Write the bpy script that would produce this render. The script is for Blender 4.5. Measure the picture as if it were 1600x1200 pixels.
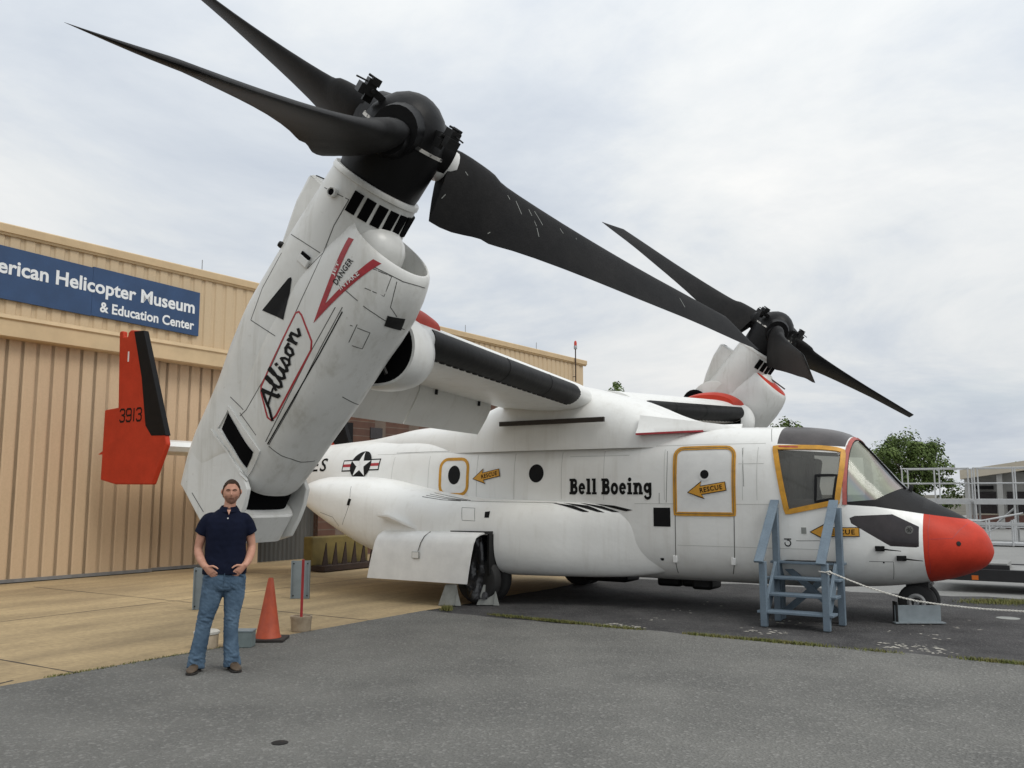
import bpy, bmesh, math, random
from mathutils import Vector, Matrix
from mathutils.bvhtree import BVHTree
random.seed(7)
sc = bpy.context.scene
for o in list(bpy.data.objects): bpy.data.objects.remove(o)
COL = sc.collection
R = math.radians
# ------------------------------------------------------------------ camera
cam_d = bpy.data.cameras.new('camera'); cam = bpy.data.objects.new('camera', cam_d); COL.objects.link(cam)
cam.location = (6.1117, -14.4961, 1.829)
cam_d.sensor_width = 36.0; cam_d.lens = 36.0*1396.0/1600.0; cam_d.clip_end = 3000; cam_d.clip_start = .05
YAW, PITCH = R(122.339), R(6.952)
fw = Vector((math.cos(YAW)*math.cos(PITCH), math.sin(YAW)*math.cos(PITCH), math.sin(PITCH)))
cam.rotation_euler = fw.to_track_quat('-Z', 'Y').to_euler()
sc.camera = cam
sc.render.resolution_x, sc.render.resolution_y = 1024, 768
# ------------------------------------------------------------------ sky and sun
SUN_EL, SUN_AZ = 50.0, -8.0          # azimuth in degrees in the ground plane, 0 = +X
w = bpy.data.worlds.new('World'); sc.world = w; w.use_nodes = True
nt = w.node_tree; nt.nodes.clear()
def N(t, kind, **kw):
    nd = t.nodes.new(kind)
    for k, v in kw.items(): setattr(nd, k, v)
    return nd
def L(t, a, b): t.links.new(a, b)
out = N(nt, 'ShaderNodeOutputWorld'); bg = N(nt, 'ShaderNodeBackground')
sky = N(nt, 'ShaderNodeTexSky', sky_type='NISHITA'); sky.sun_disc = False
sky.sun_elevation = R(SUN_EL); sky.sun_rotation = R(90-SUN_AZ)
tc = N(nt, 'ShaderNodeTexCoord')
sep = N(nt, 'ShaderNodeSeparateXYZ'); L(nt, tc.outputs['Generated'], sep.inputs[0])
# project the view direction on a flat cloud deck so that clouds flatten towards the horizon
zc = N(nt, 'ShaderNodeMath', operation='MAXIMUM'); L(nt, sep.outputs['Z'], zc.inputs[0]); zc.inputs[1].default_value = 0.0
za = N(nt, 'ShaderNodeMath', operation='ADD'); L(nt, zc.outputs[0], za.inputs[0]); za.inputs[1].default_value = 0.16
dx = N(nt, 'ShaderNodeMath', operation='DIVIDE'); L(nt, sep.outputs['X'], dx.inputs[0]); L(nt, za.outputs[0], dx.inputs[1])
dy = N(nt, 'ShaderNodeMath', operation='DIVIDE'); L(nt, sep.outputs['Y'], dy.inputs[0]); L(nt, za.outputs[0], dy.inputs[1])
cmb = N(nt, 'ShaderNodeCombineXYZ'); L(nt, dx.outputs[0], cmb.inputs[0]); L(nt, dy.outputs[0], cmb.inputs[1])
def wnoise(scale, detail, rough, seed):
    mp = N(nt, 'ShaderNodeMapping'); mp.inputs['Location'].default_value = (seed, seed*1.7, seed*.3)
    L(nt, cmb.outputs[0], mp.inputs[0])
    nz = N(nt, 'ShaderNodeTexNoise'); nz.inputs['Scale'].default_value = scale; nz.inputs['Detail'].default_value = detail
    nz.inputs['Roughness'].default_value = rough; nz.inputs['Distortion'].default_value = .35
    L(nt, mp.outputs[0], nz.inputs['Vector']); return nz.outputs['Fac']
def wramp(fac, stops):
    r = N(nt, 'ShaderNodeValToRGB'); el = r.color_ramp.elements
    while len(el) < len(stops): el.new(.5)
    for e, (p, c) in zip(el, stops): e.position = p; e.color = (*c, 1)
    L(nt, fac, r.inputs[0]); return r.outputs[0]
# cloud brightness (shaded bellies to bright gaps) and cover
cl = wramp(wnoise(.85, 9, .60, 3.1), [(.30, (.63, .69, .775)), (.43, (.745, .795, .855)), (.53, (.865, .895, .915)), (.68, (1.0, 1.005, .995))])
cover = wramp(wnoise(.8, 6, .6, 11.3), [(.26, (0, 0, 0)), (.46, (1, 1, 1))])
skb = N(nt, 'ShaderNodeVectorMath', operation='SCALE'); L(nt, sky.outputs[0], skb.inputs[0]); skb.inputs['Scale'].default_value = .11
cls = N(nt, 'ShaderNodeVectorMath', operation='SCALE'); L(nt, cl, cls.inputs[0]); dt = N(nt, 'ShaderNodeVectorMath', operation='DOT_PRODUCT'); L(nt, tc.outputs['Generated'], dt.inputs[0])
dt.inputs[1].default_value = (math.cos(R(SUN_EL))*math.cos(R(SUN_AZ)), math.cos(R(SUN_EL))*math.sin(R(SUN_AZ)), math.sin(R(SUN_EL)))
gl = N(nt, 'ShaderNodeMapRange'); gl.inputs['From Min'].default_value = -.6; gl.inputs['From Max'].default_value = 1.0; gl.inputs['To Min'].default_value = .90; gl.inputs['To Max'].default_value = 1.06
L(nt, dt.outputs['Value'], gl.inputs[0])     # clouds are a little brighter towards the hidden sun
ov = N(nt, 'ShaderNodeMapRange'); ov.inputs['To Min'].default_value = .86; ov.inputs['To Max'].default_value = 1.30; L(nt, zc.outputs[0], ov.inputs[0])   # overcast sky: zenith brighter than horizon
gm = N(nt, 'ShaderNodeMath', operation='MULTIPLY'); L(nt, gl.outputs[0], gm.inputs[0]); L(nt, ov.outputs[0], gm.inputs[1]); L(nt, gm.outputs[0], cls.inputs['Scale'])
# thin haze veil keeps even the gaps pale
mixv = N(nt, 'ShaderNodeMix', data_type='RGBA'); mixv.inputs['Factor'].default_value = .75
L(nt, skb.outputs[0], mixv.inputs['A']); L(nt, cls.outputs[0], mixv.inputs['B'])
mix = N(nt, 'ShaderNodeMix', data_type='RGBA'); L(nt, cover, mix.inputs['Factor'])
L(nt, mixv.outputs['Result'], mix.inputs['A']); L(nt, cls.outputs[0], mix.inputs['B'])
L(nt, mix.outputs['Result'], bg.inputs['Color']); bg.inputs['Strength'].default_value = 1.0
L(nt, bg.outputs[0], out.inputs[0])
sun_d = bpy.data.lights.new('sun', 'SUN'); sun = bpy.data.objects.new('sun', sun_d); COL.objects.link(sun)
sun_d.energy = 1.3; sun_d.angle = R(24); sun_d.color = (1.0, .96, .89)
sdir = Vector((math.cos(R(SUN_EL))*math.cos(R(SUN_AZ)), math.cos(R(SUN_EL))*math.sin(R(SUN_AZ)), math.sin(R(SUN_EL))))
sun.rotation_euler = (-sdir).to_track_quat('-Z', 'Y').to_euler(); sun.location = sdir*60
vs = sc.view_settings; vs.view_transform = 'Standard'; vs.look = 'None'; vs.exposure = 0.0; vs.gamma = 1.0; vs.use_curve_mapping = False

# ------------------------------------------------------------------ materials
MATS = {}
def mat(name, col, rough=.6, metal=0.0, spec=.5, var=0.0, vscale=3.0, col2=None, bump=0.0, bscale=60.0, stretch=(1, 1, 1), coat=0.0, fine=0.0, fscale=90.0, lo=.35, hi=.7):
    """Principled material with procedural colour variation and fine relief in object space."""
    m = bpy.data.materials.new(name); m.use_nodes = True; t = m.node_tree
    b = t.nodes['Principled BSDF']
    b.inputs['Roughness'].default_value = rough; b.inputs['Metallic'].default_value = metal
    b.inputs['Specular IOR Level'].default_value = spec; b.inputs['Coat Weight'].default_value = coat
    g = N(t, 'ShaderNodeTexCoord'); mp = N(t, 'ShaderNodeMapping'); mp.inputs['Scale'].default_value = stretch
    L(t, g.outputs['Object'], mp.inputs[0])
    c_out = None
    if var > 0 or col2:
        nz = N(t, 'ShaderNodeTexNoise'); nz.inputs['Scale'].default_value = vscale; nz.inputs['Detail'].default_value = 7; nz.inputs['Roughness'].default_value = .62
        L(t, mp.outputs[0], nz.inputs['Vector'])
        rp = N(t, 'ShaderNodeValToRGB'); rp.color_ramp.elements[0].position = lo; rp.color_ramp.elements[1].position = hi
        c2 = col2 or tuple(max(0, c*(1-var)) for c in col)
        rp.color_ramp.elements[0].color = (*c2, 1); rp.color_ramp.elements[1].color = (*col, 1)
        L(t, nz.outputs['Fac'], rp.inputs[0]); c_out = rp.outputs[0]
    if fine > 0:
        n2 = N(t, 'ShaderNodeTexNoise'); n2.inputs['Scale'].default_value = fscale; n2.inputs['Detail'].default_value = 3; n2.inputs['Roughness'].default_value = .7
        L(t, g.outputs['Object'], n2.inputs['Vector'])
        r2 = N(t, 'ShaderNodeMapRange'); r2.inputs['From Min'].default_value = .25; r2.inputs['From Max'].default_value = .75
        r2.inputs['To Min'].default_value = 1-fine; r2.inputs['To Max'].default_value = 1+fine
        L(t, n2.outputs['Fac'], r2.inputs[0])
        mu = N(t, 'ShaderNodeVectorMath', operation='SCALE')
        if c_out: L(t, c_out, mu.inputs[0])
        else: mu.inputs[0].default_value = col
        L(t, r2.outputs[0], mu.inputs['Scale']); c_out = mu.outputs[0]
    if c_out: L(t, c_out, b.inputs['Base Color'])
    else: b.inputs['Base Color'].default_value = (*col, 1)
    if bump > 0:
        n3 = N(t, 'ShaderNodeTexNoise'); n3.inputs['Scale'].default_value = bscale; n3.inputs['Detail'].default_value = 4
        L(t, mp.outputs[0], n3.inputs['Vector'])
        bp = N(t, 'ShaderNodeBump'); bp.inputs['Strength'].default_value = 1.0; bp.inputs['Distance'].default_value = bump
        L(t, n3.outputs['Fac'], bp.inputs['Height']); L(t, bp.outputs[0], b.inputs['Normal'])
    MATS[name] = m; return m
def glass(name, tint, alpha, rough=.05):
    """thin tinted pane: part lets light through, part reflects the sky"""
    m = bpy.data.materials.new(name); m.use_nodes = True; t = m.node_tree; t.nodes.clear()
    o = N(t, 'ShaderNodeOutputMaterial'); mx = N(t, 'ShaderNodeMixShader'); tr = N(t, 'ShaderNodeBsdfTransparent'); pr = N(t, 'ShaderNodeBsdfPrincipled')
    tr.inputs[0].default_value = (*tint, 1); pr.inputs['Base Color'].default_value = (*[c*.35 for c in tint], 1); pr.inputs['Roughness'].default_value = rough
    mx.inputs[0].default_value = alpha
    L(t, tr.outputs[0], mx.inputs[1]); L(t, pr.outputs[0], mx.inputs[2]); L(t, mx.outputs[0], o.inputs[0])
    MATS[name] = m; return m
def dirty_white(name, base=(.76, .76, .735), dirt=(.40, .37, .31), amount=.55, seed=0.0):
    """aircraft paint: broad grime clouds, fine speckle and run streaks"""
    m = bpy.data.materials.new(name); m.use_nodes = True; t = m.node_tree; b = t.nodes['Principled BSDF']
    b.inputs['Roughness'].default_value = .36; b.inputs['Specular IOR Level'].default_value = .5; b.inputs['Coat Weight'].default_value = .0
    g = N(t, 'ShaderNodeTexCoord')
    def nz(scale, st, det=6, loc=0.0):
        mp = N(t, 'ShaderNodeMapping'); mp.inputs['Scale'].default_value = st; mp.inputs['Location'].default_value = (loc+seed, loc*2+seed, loc)
        L(t, g.outputs['Object'], mp.inputs[0]); n = N(t, 'ShaderNodeTexNoise'); n.inputs['Scale'].default_value = scale; n.inputs['Detail'].default_value = det; n.inputs['Roughness'].default_value = .65
        L(t, mp.outputs[0], n.inputs['Vector']); return n.outputs['Fac']
    def rng(x, a, c, hi):
        r = N(t, 'ShaderNodeMapRange'); r.inputs['From Min'].default_value = a; r.inputs['From Max'].default_value = c; r.inputs['To Max'].default_value = hi
        L(t, x, r.inputs[0]); return r.outputs[0]
    a = rng(nz(.9, (1, 1, 1)), .48, .78, .5*amount)
    s = rng(nz(2.6, (2.2, 2.2, .16), 6, 4.0), .52, .82, .75*amount)
    sp = rng(nz(16, (1, 1, 1), 3, 9.0), .66, .80, .55*amount)
    m1 = N(t, 'ShaderNodeMath', operation='ADD'); L(t, a, m1.inputs[0]); L(t, s, m1.inputs[1])
    m2 = N(t, 'ShaderNodeMath', operation='ADD', use_clamp=True); L(t, m1.outputs[0], m2.inputs[0]); L(t, sp, m2.inputs[1])
    mx = N(t, 'ShaderNodeMix', data_type='RGBA'); L(t, m2.outputs[0], mx.inputs['Factor']); mx.inputs['A'].default_value = (*base, 1); mx.inputs['B'].default_value = (*dirt, 1)
    L(t, mx.outputs['Result'], b.inputs['Base Color'])
    rr = N(t, 'ShaderNodeMapRange'); rr.inputs['To Min'].default_value = .33; rr.inputs['To Max'].default_value = .62; L(t, m2.outputs[0], rr.inputs[0]); L(t, rr.outputs[0], b.inputs['Roughness'])
    n3 = nz(5.0, (1, 1, 1), 2, 2.0)
    bp = N(t, 'ShaderNodeBump'); bp.inputs['Distance'].default_value = .006; bp.inputs['Strength'].default_value = .8; L(t, n3, bp.inputs['Height']); L(t, bp.outputs[0], b.inputs['Normal'])
    MATS[name] = m; return m

dirty_white('aircraft_white', (.765, .765, .74), (.44, .41, .35), .42); dirty_white('nacelle_white', (.68, .68, .655), (.32, .30, .24), .75, 5.3)
mat('white_clean', (.78, .78, .76), .4, var=.12, vscale=4)
mat('aircraft_red', (.56, .052, .028), .45, spec=.14, var=.22, vscale=3, fine=.06, fscale=30)
mat('fin_red', (.52, .050, .022), .5, spec=.16, var=.18, vscale=2.5, fine=.06, fscale=30)
mat('frame_red', (.42, .10, .08), .6, var=.3, vscale=9)
mat('stripe_red', (.42, .03, .04), .5, var=.3, vscale=14)
mat('matt_black', (.010, .010, .011), .6, spec=.15, var=.3, vscale=5)
mat('deicer_black', (.016, .0155, .015), .5, spec=.2, var=.45, vscale=4, bump=.004, bscale=12)
mat('rotor_black', (.0145, .0138, .0135), .6, spec=.12, col2=(.006, .006, .0065), vscale=1.6, bump=.002, bscale=40, fine=.25, fscale=14)
mat('hub_black', (.0055, .0055, .006), .45, spec=.2, var=.4, vscale=5, bump=.003, bscale=14)
mat('chipped', (.62, .60, .56), .6, col2=(.02, .02, .02), vscale=9, lo=.48, hi=.52)
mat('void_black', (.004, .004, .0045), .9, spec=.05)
mat('glare_black', (.013, .0125, .013), .6, spec=.2, var=.3, vscale=6, bump=.003, bscale=20)
mat('roof_tint', (.085, .076, .076), .35, spec=.3, col2=(.05, .045, .045), vscale=3, fine=.12, fscale=40)
mat('chin_tint', (.034, .028, .030), .15, spec=.35, var=.35, vscale=6)
mat('frame_yellow', (.62, .30, .02), .5, var=.3, vscale=8, fine=.1, fscale=50)
mat('arrow_orange', (.66, .32, .03), .5, var=.2, vscale=9)
mat('ink_black', (.008, .008, .008), .6, spec=.15)
mat('seam_grey', (.09, .09, .085), .8)
mat('strip_brown', (.035, .026, .02), .6, var=.3, vscale=6)
mat('tyre', (.018, .018, .018), .75, bump=.002, bscale=40)
mat('plastic_wrap', (.02, .02, .022), .18, bump=.03, bscale=7)
mat('wheel_hub', (.42, .42, .41), .45, .3, var=.3, vscale=12)
mat('metal_grey', (.36, .37, .38), .45, .6, var=.2, vscale=10)
mat('mech_grey', (.085, .083, .08), .5, .3, var=.6, vscale=9)
mat('metal_dark', (.018, .018, .018), .5, .2, spec=.3, var=.4, vscale=9)
mat('chock_grey', (.26, .30, .32), .6, var=.22, vscale=6, bump=.002, bscale=30)
mat('chock_dim', (.30, .31, .29), .6, var=.3, vscale=6)
mat('seat_grey', (.15, .145, .14), .8, var=.3, vscale=6)
mat('cockpit_dark', (.13, .128, .12), .8, var=.4, vscale=4)
glass('side_glass', (.66, .66, .62), .34, .05)
def hazy_screen(name):
    """old delaminating windscreen: milky film with faint rainbow bands over clear glass"""
    m = bpy.data.materials.new(name); m.use_nodes = True; t = m.node_tree; t.nodes.clear()
    o = N(t, 'ShaderNodeOutputMaterial'); mx = N(t, 'ShaderNodeMixShader'); tr = N(t, 'ShaderNodeBsdfTransparent'); pr = N(t, 'ShaderNodeBsdfPrincipled')
    tr.inputs[0].default_value = (.80, .84, .76, 1); pr.inputs['Roughness'].default_value = .12
    g = N(t, 'ShaderNodeTexCoord'); mp = N(t, 'ShaderNodeMapping'); mp.inputs['Rotation'].default_value = (0, R(38), 0); L(t, g.outputs['Object'], mp.inputs[0])
    wv = N(t, 'ShaderNodeTexWave'); wv.inputs['Scale'].default_value = .55; wv.inputs['Distortion'].default_value = 3.5; wv.inputs['Detail'].default_value = 2; L(t, mp.outputs[0], wv.inputs['Vector'])
    rp = N(t, 'ShaderNodeValToRGB'); el = rp.color_ramp.elements
    for _ in range(3): el.new(.5)
    for e, (p, c) in zip(el, ((0, (.33, .35, .29)), (.3, (.40, .41, .31)), (.5, (.37, .31, .29)), (.7, (.26, .29, .33)), (1, (.28, .35, .30)))): e.position = p; e.color = (*c, 1)
    L(t, wv.outputs['Fac'], rp.inputs[0]); L(t, rp.outputs[0], pr.inputs['Base Color'])
    nz = N(t, 'ShaderNodeTexNoise'); nz.inputs['Scale'].default_value = 2.2; L(t, g.outputs['Object'], nz.inputs['Vector'])
    mr = N(t, 'ShaderNodeMapRange'); mr.inputs['To Min'].default_value = .45; mr.inputs['To Max'].default_value = .85; L(t, nz.outputs['Fac'], mr.inputs[0]); L(t, mr.outputs[0], mx.inputs[0])
    L(t, tr.outputs[0], mx.inputs[1]); L(t, pr.outputs[0], mx.inputs[2]); L(t, mx.outputs[0], o.inputs[0]); MATS[name] = m
hazy_screen('screen_glass')

# ------------------------------------------------------------------ mesh helpers (all coordinates are world metres)
ROOT = {}
def tag(o, label=None, cat=None, group=None, kind=None):
    if label: o['label'] = label
    if cat: o['category'] = cat
    if group: o['group'] = group
    if kind: o['kind'] = kind
    return o
def empty(name, loc, label, cat, group=None):
    o = bpy.data.objects.new(name, None); COL.objects.link(o); o.location = loc; o.empty_display_size = .2
    ROOT[o] = Vector(loc); return tag(o, label, cat, group)
def off(parent): return ROOT.get(parent, Vector((0, 0, 0))) if parent else Vector((0, 0, 0))
def mesh(name, vs_, fs, m, parent=None, smooth=True, ang=35, origin=None):
    o0 = off(parent) if parent else (Vector(origin) if origin else Vector((0, 0, 0)))
    me = bpy.data.meshes.new(name)
    me.from_pydata([tuple(Vector(v)-o0) for v in vs_], [], fs); me.update()
    bm = bmesh.new(); bm.from_mesh(me); bmesh.ops.recalc_face_normals(bm, faces=bm.faces); bm.to_mesh(me); bm.free()
    if smooth:
        me.shade_smooth(); me.set_sharp_from_angle(angle=R(ang))
    else: me.shade_flat()
    ms = m if isinstance(m, (list, tuple)) else [m]
    for x in ms: me.materials.append(MATS[x] if isinstance(x, str) else x)
    o = bpy.data.objects.new(name, me); COL.objects.link(o)
    if parent: o.parent = parent; ROOT[o] = o0
    else: o.location = o0; ROOT[o] = o0
    return o
class MB:
    """collects simple shapes that belong to ONE part"""
    def __init__(s): s.v = []; s.f = []
    def add(s, v, f):
        k = len(s.v); s.v += [Vector(x) for x in v]; s.f += [tuple(i+k for i in q) for q in f]; return s
    def box(s, lo, hi):
        a, b = lo, hi
        return s.add([(a[0], a[1], a[2]), (b[0], a[1], a[2]), (b[0], b[1], a[2]), (a[0], b[1], a[2]), (a[0], a[1], b[2]), (b[0], a[1], b[2]), (b[0], b[1], b[2]), (a[0], b[1], b[2])],
                     [(0, 3, 2, 1), (4, 5, 6, 7), (0, 1, 5, 4), (1, 2, 6, 5), (2, 3, 7, 6), (3, 0, 4, 7)])
    def obox(s, c, ax, ay, az):
        """box by centre and three half-axis vectors"""
        c, ax, ay, az = Vector(c), Vector(ax), Vector(ay), Vector(az)
        v = [c+i*ax+j*ay+k*az for k in (-1, 1) for j in (-1, 1) for i in (-1, 1)]
        return s.add(v, [(0, 2, 3, 1), (4, 5, 7, 6), (0, 1, 5, 4), (1, 3, 7, 5), (3, 2, 6, 7), (2, 0, 4, 6)])
    def bar(s, a, b, wx, wy, up=(0, 0, 1)):
        """rectangular bar from a to b"""
        a, b = Vector(a), Vector(b); d_ = (b-a); l = d_.length/2; d_.normalize(); up = Vector(up)
        if abs(d_.dot(up)) > .98: up = Vector((1, 0, 0))
        x = d_.cross(up).normalized(); y = x.cross(d_).normalized()
        return s.obox((a+b)/2, x*wx/2, d_*l, y*wy/2)
    def tube(s, pts, r, n=8, cap=True):
        pts = [Vector(p) for p in pts]; rs = r if isinstance(r, (list, tuple)) else [r]*len(pts)
        k = len(s.v); prev = None
        for i, p in enumerate(pts):
            d_ = (pts[min(i+1, len(pts)-1)]-pts[max(i-1, 0)]).normalized()
            u = Vector((0, 0, 1)) if abs(d_.z) < .95 else Vector((1, 0, 0))
            if prev is not None: u = prev
            x = d_.cross(u).normalized(); y = x.cross(d_).normalized(); prev = y
            for j in range(n):
                a = 2*math.pi*j/n; s.v.append(p+rs[i]*(math.cos(a)*x+math.sin(a)*y))
        for i in range(len(pts)-1):
            for j in range(n):
                s.f.append((k+i*n+j, k+i*n+(j+1) % n, k+(i+1)*n+(j+1) % n, k+(i+1)*n+j))
        if cap: s.f.append(tuple(k+j for j in range(n))[::-1]); s.f.append(tuple(k+(len(pts)-1)*n+j for j in range(n)))
        return s
    def lathe(s, c, axis, prof, n=32, cap=True):
        """profile [(h, r)] turned about axis through c"""
        c = Vector(c); z = Vector(axis).normalized(); u = Vector((0, 0, 1)) if abs(z.z) < .9 else Vector((1, 0, 0)); x = z.cross(u).normalized(); y = z.cross(x)
        return s.loft([[c+z*h+r*(math.cos(2*math.pi*j/n)*x+math.sin(2*math.pi*j/n)*y) for j in range(n)] for h, r in prof], cap)
    def loft(s, rings, cap=True, closed=True):
        k = len(s.v); n = len(rings[0])
        for r_ in rings: s.v += [Vector(p) for p in r_]
        for i in range(len(rings)-1):
            for j in range(n if closed else n-1):
                s.f.append((k+i*n+j, k+i*n+(j+1) % n, k+(i+1)*n+(j+1) % n, k+(i+1)*n+j))
        if cap and closed: s.f.append(tuple(k+j for j in range(n))[::-1]); s.f.append(tuple(k+(len(rings)-1)*n+j for j in range(n)))
        return s
    def prism(s, poly, ex, thick):
        """polygon of 3-D points pushed along vector ex by thick"""
        e = Vector(ex).normalized()*thick; n = len(poly); k = len(s.v)
        s.v += [Vector(p) for p in poly]+[Vector(p)+e for p in poly]
        s.f.append(tuple(range(k, k+n))[::-1]); s.f.append(tuple(range(k+n, k+2*n)))
        for j in range(n): s.f.append((k+j, k+(j+1) % n, k+n+(j+1) % n, k+n+j))
        return s
    def build(s, name, m, parent=None, smooth=True, ang=35, origin=None, bevel=0.0):
        o = mesh(name, s.v, s.f, m, parent, smooth, ang, origin)
        if bevel > 0:
            md = o.modifiers.new('bevel', 'BEVEL'); md.width = bevel; md.segments = 2; md.limit_method = 'ANGLE'; md.angle_limit = R(40)
        return o
def pchip(xs, ys):
    """monotone cubic through points (xs ascending)"""
    n = len(xs); h = [xs[i+1]-xs[i] for i in range(n-1)]; dl = [(ys[i+1]-ys[i])/h[i] for i in range(n-1)]
    m = [0.0]*n; m[0] = dl[0]; m[-1] = dl[-1]
    for i in range(1, n-1):
        if dl[i-1]*dl[i] <= 0: m[i] = 0
        else:
            w1 = 2*h[i]+h[i-1]; w2 = h[i]+2*h[i-1]; m[i] = (w1+w2)/(w1/dl[i-1]+w2/dl[i])
    def f(x):
        if x <= xs[0]: return ys[0]
        if x >= xs[-1]: return ys[-1]
        i = 0
        while xs[i+1] < x: i += 1
        t = (x-xs[i])/h[i]; t2 = t*t; t3 = t2*t
        return (2*t3-3*t2+1)*ys[i]+(t3-2*t2+t)*h[i]*m[i]+(-2*t3+3*t2)*ys[i+1]+(t3-t2)*h[i]*m[i+1]
    return f
def table(rows):
    rows = sorted(rows); xs = [r_[0] for r_ in rows]
    return [pchip(xs, [r_[k] for r_ in rows]) for k in range(1, len(rows[0]))]
def sgnpow(a, p): return math.copysign(abs(a)**p, a)
def bvh_of(objs):
    V = []; F = []
    for o in objs:
        k = len(V); o0 = ROOT[o]; V += [v.co+o0 for v in o.data.vertices]; F += [tuple(i+k for i in p.vertices) for p in o.data.polygons]
    return BVHTree.FromPolygons(V, F)
def strip(mb, bvh, pts, width, thick=.006, closed=False, step=.06, lift=0.0):
    """raised band of given width that follows a surface along a line of points"""
    P = [Vector(p) for p in pts]
    if closed: P = P+[P[0]]
    D = []
    for a, b in zip(P[:-1], P[1:]):
        k = max(1, int((b-a).length/step)); D += [a+(b-a)*i/k for i in range(k)]
    if not closed: D.append(P[-1])
    Q = []
    for p in D:
        h = bvh.find_nearest(p); Q.append((h[0], h[1]))
    n = len(Q); rings = []
    for i in range(n):
        a = Q[(i-1) % n][0] if (closed or i > 0) else Q[i][0]; b = Q[(i+1) % n][0] if (closed or i < n-1) else Q[i][0]
        t = (b-a).normalized(); nn = Q[i][1]
        if nn.dot(Q[i][0]-D[i]) < 0 and (Q[i][0]-D[i]).length > .02: pass
        s_ = t.cross(nn).normalized(); c = Q[i][0]
        rings.append([c-s_*width/2+nn*lift, c-s_*width/2+nn*(thick+lift), c+s_*width/2+nn*(thick+lift), c+s_*width/2+nn*lift])
    if closed: rings.append(rings[0])
    mb.loft(rings, cap=not closed); return mb
def drape(name, polys, org, ex, ey, bvh, m, parent, eps=.005, maxe=.07, faces=None, thick=0.0):
    """lays flat shapes (2-D polygons, or vertices + faces) given in the plane org, ex, ey onto a surface, along the plane normal"""
    org, ex, ey = Vector(org), Vector(ex), Vector(ey); nn = ex.cross(ey).normalized()
    V = []; F = []
    jobs = [([p], None) for p in polys] if faces is None else [(polys, faces)]
    for ji, (pp, ff) in enumerate(jobs):
        bm = bmesh.new()
        if ff is None: bm.faces.new([bm.verts.new((p[0], p[1], 0)) for p in pp[0]])
        else:
            vs2 = [bm.verts.new((p[0], p[1], 0)) for p in pp]
            for f in ff:
                try: bm.faces.new([vs2[i] for i in f])
                except ValueError: pass
        bmesh.ops.triangulate(bm, faces=bm.faces)
        for _ in range(5):
            ed = [e for e in bm.edges if e.calc_length() > maxe]
            if not ed: break
            bmesh.ops.subdivide_edges(bm, edges=ed, cuts=1); bmesh.ops.triangulate(bm, faces=bm.faces)
        k0 = len(V); e_ = eps+.0006*(ji % 7)          # overlapping strokes never share a plane
        for v in bm.verts:
            p = org+ex*v.co.x+ey*v.co.y
            h = bvh.ray_cast(p+nn*1.2, -nn)
            if h[0] is None: h = bvh.find_nearest(p)
            s_ = 1 if h[1].dot(nn) > 0 else -1
            V.append(h[0]+h[1]*s_*e_)
        bm.verts.index_update(); F += [tuple(v.index+k0 for v in f.verts) for f in bm.faces]; bm.free()
    return mesh(name, V, F, m, parent, True, 60)
def text_shape(s, size=1.0, bold=0.0, sx=1.0, align='CENTER', shear=0.0, space=1.0):
    cu = bpy.data.curves.new('t', 'FONT'); cu.body = s; cu.size = size; cu.align_x = align; cu.align_y = 'CENTER'; cu.offset = bold; cu.shear = shear; cu.space_character = space
    cu.resolution_u = 3
    o = bpy.data.objects.new('t', cu); COL.objects.link(o); dg = bpy.context.evaluated_depsgraph_get(); dg.update()
    me = bpy.data.meshes.new_from_object(o.evaluated_get(dg))
    V = [(v.co.x*sx, v.co.y) for v in me.vertices]; F = [tuple(p.vertices) for p in me.polygons]
    bpy.data.objects.remove(o); bpy.data.curves.remove(cu); bpy.data.meshes.remove(me)
    return V, F
def fit_text(s, w_, h_, bold=0.0, shear=0.0, space=1.0):
    """text scaled to a box of width w_ and height h_, centred on the origin"""
    V, F = text_shape(s, 1.0, bold, shear=shear, space=space)
    x0 = min(v[0] for v in V); x1 = max(v[0] for v in V); y0 = min(v[1] for v in V); y1 = max(v[1] for v in V)
    return [((v[0]-(x0+x1)/2)*w_/(x1-x0), (v[1]-(y0+y1)/2)*h_/(y1-y0)) for v in V], F
def stroke(pts, wd):
    """2-D pen strokes as quads"""
    out_ = []
    n = len(pts); W = wd if isinstance(wd, (list, tuple)) else [wd]*n
    for i in range(n-1):
        a = Vector(pts[i]); b = Vector(pts[i+1]); d_ = b-a
        if d_.length < 1e-6: continue
        d_.normalize(); s_ = Vector((-d_.y, d_.x)); e = d_*min(W[i], W[i+1])*.25
        out_.append([tuple(a-e+s_*W[i]/2), tuple(a-e-s_*W[i]/2), tuple(b+e-s_*W[i+1]/2), tuple(b+e+s_*W[i+1]/2)])
    return out_
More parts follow.
